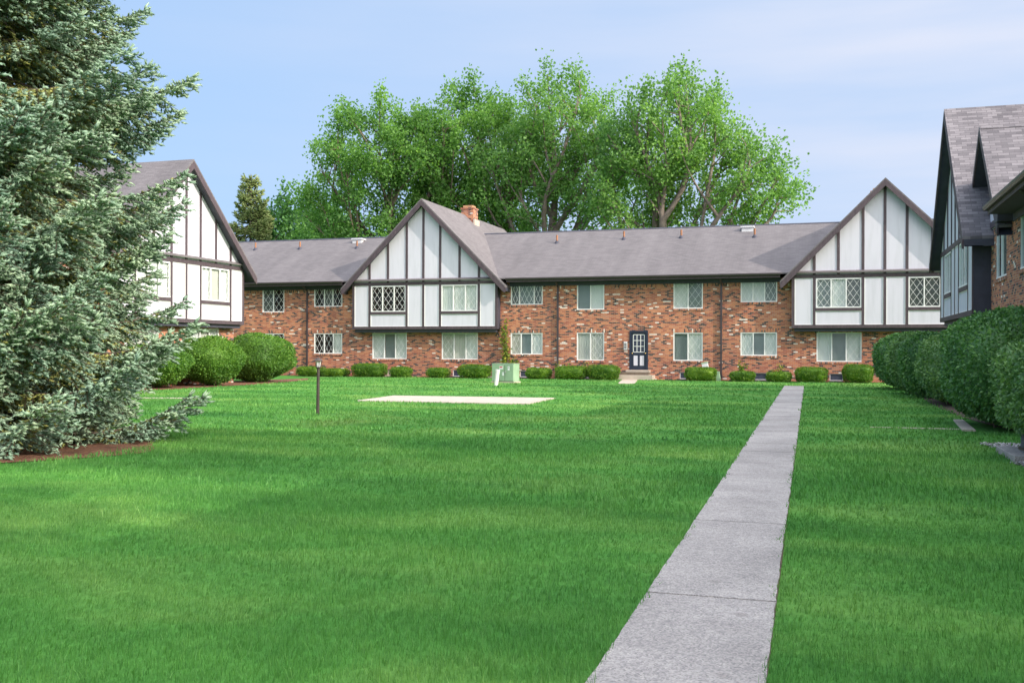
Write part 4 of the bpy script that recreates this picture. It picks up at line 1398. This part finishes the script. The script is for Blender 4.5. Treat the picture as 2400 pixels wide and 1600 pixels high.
def conifer(name, label, base, height, rad_fn, seed, mat, mat2, dz=0.24, per=6, tw_step=0.12, fin_step=0.055, fl=0.12, fr_=0.019, z0=0.4,
            droop=0.25, cat="tree", group=None, clip=None, trunk_r=0.24, inner_frac=0.45, hang=0.5, lvar=(0.74, 1.12)):
    rng = np.random.default_rng(seed)
    base = np.array(base, float)
    root = empty(name, tuple(base), label, cat, group)
    tm = MB()
    tm.tube([tuple(base + np.array([0, 0, h])) for h in (-0.1, height * .3, height * .7, height)], [trunk_r, trunk_r * .75, trunk_r * .35, 0.02], 10)
    tm.build("trunk", M['bark'], root)
    segA, segB, segR = [], [], []
    PF, DF, LF, RF = [], [], [], []
    PI, DI, LI, RI = [], [], [], []
    z = z0
    while z < height - 0.3:
        R = rad_fn(z)
        for k in range(per):
            az = rng.uniform(0, 2 * math.pi)
            L = R * rng.uniform(*lvar)
            if L < 0.25: L = 0.25
            hz = z + rng.uniform(-dz * .5, dz * .5)
            o = np.array([math.cos(az), math.sin(az), 0.0])
            if clip and clip(o, hz):
                continue
            sidev = np.array([-o[1], o[0], 0.0])
            nn = max(4, int(L / 0.3))
            uu = np.linspace(0, 1, nn + 1)
            sway = rng.normal(0, 0.06) * L
            dr = droop * rng.uniform(0.7, 1.3)
            lowf = max(0.0, 1 - hz / 2.5)
            zz = -dr * L * np.sin(uu * 2.2) * 0.55 + 0.10 * L * uu ** 3 + 0.10 * L * lowf * uu
            pts = base + np.array([0, 0, hz]) + o * (uu * L)[:, None] + sidev * (sway * uu ** 2)[:, None] + np.array([0, 0, 1.0]) * zz[:, None]
            pts[:, 2] = np.maximum(pts[:, 2], base[2] + 0.12)
            for q in range(nn):
                segA.append(pts[q]); segB.append(pts[q + 1]); segR.append(0.035 * (1 - uu[q]) + 0.008)
            # twigs in two rows, hanging a little, densest outwards
            s = 0.22 * L
            while s < L:
                u = s / L
                f = u * nn; i0 = min(int(f), nn - 1); p = pts[i0] + (pts[i0 + 1] - pts[i0]) * (f - i0)
                dirb = norm(pts[i0 + 1] - pts[i0])
                for sg in (-1, 1):
                    tl = min(0.80, 0.20 + 0.50 * (L - s) ** 0.8) * rng.uniform(0.6, 1.15)
                    tl *= (0.55 + 0.45 * min(1, u * 2))
                    hangv = -hang * rng.uniform(0.2, 1.2) * (0.6 if u > .8 else 1.0)
                    td = norm(dirb * rng.uniform(0.55, 0.95) + sidev * sg * rng.uniform(0.55, 0.95) + np.array([0, 0, hangv]))
                    e = p + td * tl
                    e[2] = max(e[2], base[2] + 0.05)
                    segA.append(p); segB.append(e); segR.append(0.006)
                    m = max(2, int(tl / fin_step))
                    uf = (np.arange(m) + rng.uniform(0.2, 0.8, m)) / m
                    fp = p + (e - p) * uf[:, None]
                    fp[:, 2] -= 0.12 * tl * uf ** 2
                    sd = norm(np.cross(td, np.array([0, 0, 1.0])))
                    sgn = np.where(np.arange(m) % 2 == 0, 1, -1)[:, None]
                    fd = td * rng.uniform(0.6, 1.0, m)[:, None] + sd * sgn * rng.uniform(0.4, 0.9, m)[:, None] + rng.normal(0, .18, (m, 3)) + np.array([0, 0, 0.10])
                    inner = rng.random(m) > (u * 1.35 - inner_frac + 0.55 * uf)
                    ll = fl * rng.uniform(0.65, 1.3, m); rr_ = fr_ * rng.uniform(0.75, 1.2, m)
                    PF.append(fp[~inner]); DF.append(fd[~inner]); LF.append(ll[~inner]); RF.append(rr_[~inner])
                    PI.append(fp[inner]); DI.append(fd[inner]); LI.append(ll[inner]); RI.append(rr_[inner] * .8)
                s += tw_step * rng.uniform(0.7, 1.3)
            # tip shoot
            for q in range(3):
                PF.append(pts[-1:]); DF.append((norm(pts[-1] - pts[-2]) + rng.normal(0, .25, 3) + np.array([0, 0, .25]))[None]); LF.append(np.array([fl * 1.4])); RF.append(np.array([fr_]))
        z += dz * rng.uniform(0.8, 1.2) * (0.8 if z > 0.6 * height else 1.0)
    A, Bp, Rr = np.array(segA), np.array(segB), np.array(segR)
    P = np.concatenate([A, Bp]); n = len(A)
    par = np.zeros(2 * n, int); par[n:] = np.arange(n)
    d = norm(Bp - A); ref = np.where(np.abs(d[:, 2:3]) > .9, np.array([[1., 0, 0]]), np.array([[0, 0, 1.]]))
    u_ = norm(np.cross(d, ref)); w_ = np.cross(d, u_)
    ang = np.arange(3) * 2.0944
    ring = np.cos(ang)[None, :, None] * u_[:, None] + np.sin(ang)[None, :, None] * w_[:, None]
    V = np.concatenate([A[:, None] + ring * Rr[:, None, None], Bp[:, None] + ring * Rr[:, None, None] * .7], 1).reshape(-1, 3)
    i = np.arange(n)[:, None] * 6
    F = np.concatenate([i + np.array([[0, 1, 4, 3]]), i + np.array([[1, 2, 5, 4]]), i + np.array([[2, 0, 3, 5]])], 1).ravel()
    np_mesh("branches", V, F, 4, M['bark'], root, tuple(base))
    for nm, Pq, Dq, Lq, Rq, mt in (("crown", PF, DF, LF, RF, mat), ("inner_needles", PI, DI, LI, RI, mat2)):
        Pq, Dq, Lq, Rq = map(np.concatenate, (Pq, Dq, Lq, Rq))
        if len(Pq) == 0: continue
        V, F = spindle(rng, Pq, Dq, Lq, Rq)
        np_mesh(nm, V, F, 3, M[mt], root, tuple(base))
        print(name, nm, len(Pq))
    return root

def spruce_r(z):
    if z < 5.6:
        return 3.92 + 0.14 * math.sin(z * 3) 
    return max(0.1, 3.85 * (1 - (z - 5.6) / 9.4) + 0.25 * math.sin(z * 4.1))
conifer("blue_spruce_tree", "big blue spruce filling the left edge of the lawn, branches sweeping down to the mulch", (-13.9, 12.9, 0), 14.2,
        spruce_r, 15, 'spruce', 'spruce_inner', dz=0.29, per=8, tw_step=0.068, fin_step=0.046, fl=0.145, fr_=0.026, droop=0.42, hang=0.75, lvar=(0.80, 1.06),
        clip=lambda o, z: z > 9.6)
conifer("conifer_tree", "pointed yellow-green conifer far behind the left roof", (-53.0, 85, 0), 18.4, lambda z: max(.2, 4.6 * (1 - z / 18.7) ** 0.75), 6,
        'back_conifer', 'back_conifer', dz=0.45, per=8, tw_step=0.30, fin_step=0.17, fl=0.45, fr_=0.09, z0=5.0, droop=0.5, group=G_B)
conifer("conifer_tree", "small faint conifer top just left of the tall maples", (-45.6, 84, 0), 12.4, lambda z: max(.2, 3.0 * (1 - z / 12.6) ** 0.8), 7,
        'back_conifer', 'back_conifer', dz=0.55, per=6, tw_step=0.40, fin_step=0.24, fl=0.50, fr_=0.085, z0=5.0, droop=0.6, group=G_B)

# ------------------------------------------------------------------ shrubs and hedges
def shrub(name, label, c, rx, ry, h, mat, seed, leaf=0.06, dens=420, z0=0.0, power=2.6, group=None, cat="shrub", lump=0.10, stems=True, taper=0.25, rz=0.0, plan=None):
    """clipped or rounded shrub: leafy shell over a twiggy, leafy core"""
    rng = np.random.default_rng(seed)
    root = empty(name, (c[0], c[1], 0), label, cat, group)
    hz = (h - z0) / 2
    ctr = np.array([c[0], c[1], z0 + hz])
    area = 4 * math.pi * (((rx * ry) ** 1.6 + (rx * hz) ** 1.6 + (ry * hz) ** 1.6) / 3) ** (1 / 1.6)
    ph = rng.uniform(0, 6.28, 8)
    cr, sr = math.cos(rz), math.sin(rz)
    def surf(d):
        e1 = plan or power
        q = (np.abs(d[:, 0]) ** e1 + np.abs(d[:, 1]) ** e1) ** (power / e1) + np.abs(d[:, 2]) ** power
        r = 1.0 / q ** (1 / power)
        p = d * r[:, None]
        p[:, :2] *= (1 - taper * np.clip(-p[:, 2:3], 0, 1) ** 1.5)
        f = 1 + lump * (np.sin(d[:, 0] * 4 + ph[0]) * np.sin(d[:, 1] * 5 + ph[1]) + 0.6 * np.sin(d[:, 2] * 7 + ph[2] + d[:, 0] * 3) + 0.5 * np.sin(d[:, 1] * 11 + ph[3] + d[:, 2] * 6) * np.sin(d[:, 0] * 9 + ph[4]))
        return p * f[:, None]
    n = int(area * dens)
    d = norm(rng.normal(size=(n, 3)))
    p = surf(d)
    dep = 1 - np.abs(rng.normal(0, 0.045, n)) - (rng.random(n) < .3) * rng.uniform(0, .12, n)
    p *= dep[:, None]
    out = np.abs(rng.random(n) < 0.03) * rng.uniform(0, 0.06, n)
    p *= (1 + out)[:, None]
    S = np.array([rx, ry, hz])
    P = p * S
    P[:, :2] = np.stack([P[:, 0] * cr - P[:, 1] * sr, P[:, 0] * sr + P[:, 1] * cr], 1)
    P += ctr
    dd = d / S; dd = norm(dd)
    dd[:, :2] = np.stack([dd[:, 0] * cr - dd[:, 1] * sr, dd[:, 0] * sr + dd[:, 1] * cr], 1)
    dirs = dd * 0.55 + rng.normal(size=(n, 3)) * 0.55 + np.array([0, 0, -0.25])
    V, F = leaf_quads(rng, P, dirs, leaf, leaf * 0.7)
    # leafy core, so nothing shows straight through
    nu, nv = 26, 14
    cd = []
    for j in range(nv + 1):
        th = math.pi * j / nv
        for i in range(nu):
            a = 2 * math.pi * i / nu
            cd.append((math.sin(th) * math.cos(a), math.sin(th) * math.sin(a), math.cos(th)))
    cd = np.array(cd)
    cp = surf(cd) * 0.84 * S
    cp[:, :2] = np.stack([cp[:, 0] * cr - cp[:, 1] * sr, cp[:, 0] * sr + cp[:, 1] * cr], 1)
    cp += ctr
    CF = []
    for j in range(nv):
        for i in range(nu):
            a, b = j * nu + i, j * nu + (i + 1) % nu
            CF += [a, a + nu, b + nu, a, b + nu, b]
    V2, F2 = join_np([(V, F), (cp, np.array(CF))])
    np_mesh("foliage", V2, F2, 3, M[mat], root, (c[0], c[1], 0))
    if stems:
        m_ = MB()
        for k in range(7):
            a = k * 0.9; r_ = 0.12 + 0.05 * (k % 3)
            m_.tube([(c[0] + r_ * math.cos(a) * rx, c[1] + r_ * math.sin(a) * ry, -0.02), (c[0] + .35 * math.cos(a) * rx, c[1] + .35 * math.sin(a) * ry, z0 + h * 0.3),
                     (c[0] + .6 * math.cos(a + .3) * rx, c[1] + .6 * math.sin(a + .3) * ry, z0 + h * 0.55)], [0.03, 0.02, 0.01], 5)
        m_.build("stems", M['bark'], root)
    return root

G_H = "tall rounded hedge shrubs along the side building"
shrub("hedge_shrub", "tall dark hedge shrub at the far end of the row along the side building", (3.300, 43.30), 1.320, 2.00, 2.25, 'hedge_dark', 51, 0.100, 330, 0.10, 2.8, G_H, lump=.045, taper=.15, plan=3.0)
shrub("hedge_shrub", "second tall hedge shrub counted from the far end of the row", (3.410, 38.40), 1.210, 1.30, 2.20, 'hedge_mid', 52, 0.100, 360, 0.10, 2.8, G_H, lump=.045, taper=.15, plan=3.0)
shrub("hedge_shrub", "third hedge shrub from the far end, just below the jettied gable bay", (3.525, 35.70), 1.095, 1.00, 2.12, 'hedge_dark', 53, 0.095, 400, 0.10, 2.8, G_H, lump=.045, taper=.15, plan=3.0)
shrub("hedge_shrub", "hedge shrub just behind the tallest one, a patch of bare soil between them", (3.640, 31.80), 0.980, 2.20, 2.02, 'hedge_mid', 57, 0.090, 460, 0.10, 2.8, G_H, lump=.045, taper=.15, plan=3.0)
shrub("hedge_shrub", "tallest hedge shrub of the row, with the concrete slab at its foot", (3.540, 22.75), 1.080, 2.25, 2.38, 'hedge_dark', 54, 0.080, 620, 0.12, 2.8, G_H, lump=.045, taper=.15, plan=3.0)
shrub("hedge_shrub", "nearest hedge shrub at the right edge, overhanging the air-conditioner", (3.550, 15.95), 1.070, 1.75, 1.88, 'hedge_mid', 55, 0.070, 900, 0.24, 2.8, G_H, lump=.045, taper=.04, plan=3.0)
G_L = "round bright shrubs before the gabled block"
shrub("round_shrub", "bright round shrub half hidden by the spruce, left of its two neighbours", (-25.2, 33.4), 1.45, 1.5, 1.75, 'hedge_bright', 61, 0.085, 520, 0.1, 2.3, G_L, lump=.07)
shrub("round_shrub", "bright round shrub under the sunlit gable, middle of the three", (-24.55, 36.3), 1.25, 1.35, 2.05, 'hedge_bright', 62, 0.085, 560, 0.08, 2.4, G_L, lump=.06)
shrub("round_shrub", "largest bright round shrub, where the gabled block meets the long brick wall", (-25.3, 41.0), 1.75, 1.75, 2.2, 'hedge_bright', 63, 0.085, 560, 0.05, 2.4, G_L, lump=.06)

G_X = "low clipped shrubs along the foot of the long brick wall"
boxes = [
    (-28.33, -26.79, .51, "low clipped shrub behind the lamp post, leftmost at the long wall"),
    (-26.70, -25.30, .41, "small clipped shrub just right of the lamp post lantern"),
    (-24.88, -22.98, .70, "large flat-topped clipped shrub beside the grey cellar vent cover"),
    (-22.58, -21.51, .54, "small round clipped shrub right of the grey cellar vent cover"),
    (-20.43, -19.31, .50, "small clipped shrub alone below the centre gable's right half"),
    (-18.65, -16.95, .69, "large clipped shrub just left of the green utility cabinet"),
    (-14.86, -13.59, .54, "clipped shrub just right of the green utility cabinet"),
    (-13.27, -11.67, .65, "broad clipped shrub at the foot of the middle downspout"),
    (-11.58, -9.98, .73, "large clipped shrub just left of the door steps"),
    (-6.60, -5.06, .65, "uneven clipped shrub before the tilted green boxes"),
    (-4.39, -3.21, .47, "low clipped shrub below a sprouting weed, right of the right downspout"),
    (-2.65, -1.49, .46, "low ragged clipped shrub close to the end of the walk, on its left"),
    (-1.29, 0.17, .69, "flat-topped clipped shrub straight behind the end of the walk"),
    (0.88, 2.25, .84, "tallest clipped shrub, partly behind the dark hedge row"),
]
for i, (a, b, h, lab) in enumerate(boxes):
    shrub("clipped_shrub", lab, ((a + b) / 2, 50.42), (b - a) / 2, 0.55, h + 0.02, 'box', 80 + i, 0.060, 900, 0.01, 5.0, G_X, lump=.045, stems=False, taper=.10)

def sprout(name, label, x, y, z0, z1, w, seed, mat='vine', n=220, size=0.11, cat="plant", group=None):
    rng = np.random.default_rng(seed)
    root = empty(name, (x, y, 0), label, cat, group)
    m_ = MB()
    C = []
    for k in range(4):
        pts = []
        xx = x + rng.uniform(-w, w) * .4
        for q in range(7):
            u = q / 6
            xx += rng.normal(0, w * .22)
            pts.append((float(np.clip(xx, x - w, x + w)), y + float(rng.uniform(-.03, .03)), z0 + (z1 - z0) * u * (1 - .12 * k)))
        m_.tube(pts, [0.014] * 6 + [0.005], 5)
        for _ in range(n // 4):
            i = rng.integers(0, 6); f = rng.random()
            C.append(np.array(pts[i]) * (1 - f) + np.array(pts[i + 1]) * f + rng.normal(0, 1, 3) * np.array([w * .35, .05, .07]))
    m_.build("stems", M['bark'], root)
    C = np.array(C)
    d = rng.normal(size=C.shape) + np.array([0, -.6, -.3])
    V, F = leaf_quads(rng, C, d, size, size * .8)
    np_mesh("leaves", V, F, 3, M[mat], root, (x, y, 0))
    return root
sprout("climbing_vine", "yellow-green vine climbing the brick beside the centre gable bay", -16.35, 51.45, 0.3, 3.2, 0.22, 91, n=420, size=.13, cat="vine")
sprout("bushy_weed", "leafy weed behind the green utility cabinet", -15.95, 51.2, 0.0, 1.05, 0.45, 92, n=380, size=.12)
sprout("bushy_weed", "weed growing at the foot of the middle downspout, above the clipped shrub", -13.05, 51.25, 0.1, 1.0, 0.35, 93, n=160, size=.10)
sprout("bushy_weed", "thin weed under the window left of the door", -11.9, 51.3, 0.3, 0.95, 0.15, 96, n=50, size=.10)
sprout("bushy_weed", "pointed weed below the window right of the right downspout", -3.95, 51.15, 0.2, 1.0, 0.20, 94, n=150, size=.11)
sprout("bushy_weed", "spindly weed just left of the right gable bay", -2.1, 51.15, 0.2, 0.95, 0.26, 95, n=90, size=.10)

# ------------------------------------------------------------------ objects on the lawn
t = empty("lamp_post", (-11.67, 21.7, 0), "low dark garden lamp post with a pale lantern, alone on the lawn", "lamp post")
m_ = MB(); m_.tube([(-11.67, 21.7, -0.05), (-11.655, 21.7, 1.13)], [0.042, 0.036], 12); m_.build("post", M['post'], t, smooth=False)
m_ = MB(); m_.lathe((-11.655, 21.7, 1.10), [(0.045, 0), (0.065, 0.02), (0.065, 0.035)], 12); m_.build("collar", M['post'], t)
m_ = MB()
for k in range(4):
    a = math.pi / 4 + k * math.pi / 2
    m_.tube([(-11.655 + .055 * math.cos(a), 21.7 + .055 * math.sin(a), 1.135), (-11.655 + .088 * math.cos(a), 21.7 + .088 * math.sin(a), 1.285)], 0.007, 4)
m_.build("lantern_frame", M['post'], t)
m_ = MB(); m_.lathe((-11.655, 21.7, 1.137), [(0.045, 0), (0.075, 0.14)], 4); m_.build("lantern_glass", M['roofvent'], t)
m_ = MB(); m_.lathe((-11.655, 21.7, 1.283), [(0.115, 0), (0.10, 0.02), (0.035, 0.06), (0.02, 0.075), (0.02, 0.09)], 12); m_.build("lantern_cap", M['post'], t)

t = empty("utility_cabinet", (-14.18, 44.15, 0), "pale green metal utility cabinet standing on the lawn, white labels on its doors", "cabinet")
t.rotation_euler = (0, 0, math.radians(-9))
def lb(mb, *a): mb.box(*a)
m_ = MB(); lb(m_, -.56, .56, -.02, .60, 0.06, .86); m_.build("body", M['util_green'], t, local=True, bevel=.012)
m_ = MB(); lb(m_, -.60, .60, -.06, .64, -0.03, .058); m_.build("base_slab", M['concrete_pale'], t, local=True)
m_ = MB(); lb(m_, -.575, .575, -.035, .615, 0.862, .895); m_.build("lid", M['util_green'], t, local=True, bevel=.01)
m_ = MB(); lb(m_, -.55, .10, -.05, -.022, 0.09, .845); dl = m_.build("door", M['util_green'], t, local=True, bevel=.006)
m_ = MB(); lb(m_, .13, .55, -.05, -.022, 0.09, .845); dr_ = m_.build("door", M['util_green'], t, local=True, bevel=.006)
m_ = MB(); lb(m_, .102, .128, -.03, -.021, 0.09, .845); m_.build("door_gap", M['util_green_dark'], t, local=True)
m_ = MB(); lb(m_, .135, .165, -.085, -.052, .46, .56); lb(m_, .155, .20, -.10, -.087, .48, .52); m_.build("padlock", M['steel'], dr_, local=True)
m_ = MB(); lb(m_, -.17, .03, -.054, -.0505, .63, .78); st_ = m_.build("label", M['sticker'], dl, local=True)
m_ = MB(); lb(m_, -.15, .0, -.057, -.0545, .70, .755); m_.build("red_print", M['sticker_red'], dl, local=True)
m_ = MB(); lb(m_, -.02, .08, -.054, -.0505, .34, .50); m_.build("label", M['sticker'], dl, local=True)
m_ = MB(); lb(m_, .27, .37, -.054, -.0505, .58, .77); m_.build("label", M['sticker'], dr_, local=True)
m_ = MB(); lb(m_, .30, .34, -.057, -.0545, .69, .73); m_.build("label_print", M['sticker_ink'], dr_, local=True)

t = empty("marker_pipe", (-13.42, 40.8, 0), "leaning white plastic pipe stuck in the lawn before the green cabinet", "pipe")
m_ = MB(); m_.tube([(-13.43, 40.8, -0.1), (-13.335, 40.8, 0.66)], 0.085, 16); m_.build("tube", M['pvc'], t)
m_ = MB(); m_.tube([(-13.345, 40.8, 0.60), (-13.334, 40.8, 0.685)], 0.095, 16); m_.build("cap", M['pvc'], t)

t = empty("pedestal_box", (-5.5, 50.95, 0), "tilted pale grey-green pedestal box rising behind the uneven clipped shrub", "utility box")
t.rotation_euler = (math.radians(-6), math.radians(-14), 0)
m_ = MB(); lb(m_, -.15, .15, -.1, .1, -.05, .88); m_.build("housing", M['roofvent'], t, local=True, bevel=.015)
m_ = MB(); lb(m_, -.165, .165, -.115, .115, .882, .95); m_.build("hood", M['util_green'], t, local=True, bevel=.012)
t = empty("pedestal_box", (-4.98, 50.6, 0), "short bright green pedestal box at the right end of the uneven clipped shrub", "utility box")
t.rotation_euler = (0, math.radians(-9), 0)
m_ = MB(); lb(m_, -.11, .11, -.1, .1, -.05, .40); m_.build("housing", M['util_green'], t, local=True, bevel=.015)
m_ = MB(); lb(m_, -.12, .12, -.11, .11, .402, .47); m_.build("hood", M['util_green'], t, local=True, bevel=.012)

# air conditioner under the nearest hedge shrub
t = empty("air_conditioner", (3.02, 16.45, 0), "round grey air-conditioning unit on a pad under the nearest hedge shrub", "air conditioner")
m_ = MB(); m_.box(2.58, 3.75, 15.6, 17.2, -0.02, 0.10); m_.build("pad", M['walk'], t, bevel=.01)
m_ = MB(); m_.lathe((3.18, 16.3, 0.102), [(0.41, 0), (0.41, 0.03), (0.385, 0.04), (0.385, 0.66), (0.40, 0.67), (0.40, 0.72), (0.2, 0.75)], 40); m_.build("casing", M['ac_metal'], t)
m_ = MB()
for k in range(60):
    a = k * 2 * math.pi / 60
    m_.tube([(3.18 + .392 * math.cos(a), 16.3 + .392 * math.sin(a), .15), (3.18 + .392 * math.cos(a), 16.3 + .392 * math.sin(a), .76)], 0.006, 4)
m_.build("grille", M['ac_metal'], t)
m_ = MB(); m_.lathe((3.18, 16.3, 0.135), [(0.40, 0), (0.43, 0.0), (0.43, 0.035), (0.40, 0.035)], 40); m_.build("base_ring", M['post'], t)

# gravel round the pad
rng = np.random.default_rng(77)
n = 9000
x = rng.uniform(2.15, 4.4, n); y = rng.uniform(14.4, 18.6, n)
k_ = (x > 2.72 - 0.12 * np.sin(y * 2.1) + rng.normal(0, .06, n)) & ~((x > 2.45) & (x < 3.6) & (y > 15.6) & (y < 17.2)) & (y > 14.75 + 0.15 * np.sin(x * 7))
x, y = x[k_], y[k_]; n = len(x)
r = rng.uniform(0.012, 0.032, n)
oc = np.array([(1, 0, 0), (0, 1, 0), (-1, 0, 0), (0, -1, 0), (0, 0, .7), (0, 0, -.7)], float)
V = oc[None] * r[:, None, None] * rng.uniform(.7, 1.3, (n, 6, 1)) + np.stack([x, y, r * .5 + .005], 1)[:, None]
i = np.arange(n)[:, None] * 6
T = []
for a in range(4):
    T += [a, (a + 1) % 4, 4, (a + 1) % 4, a, 5]
o = np_mesh("gravel", V.reshape(-1, 3), (i + np.array([T])).ravel(), 3, M['stones'])
tag(o, "pale gravel scattered around the air-conditioner pad", "gravel", None, 'stuff')
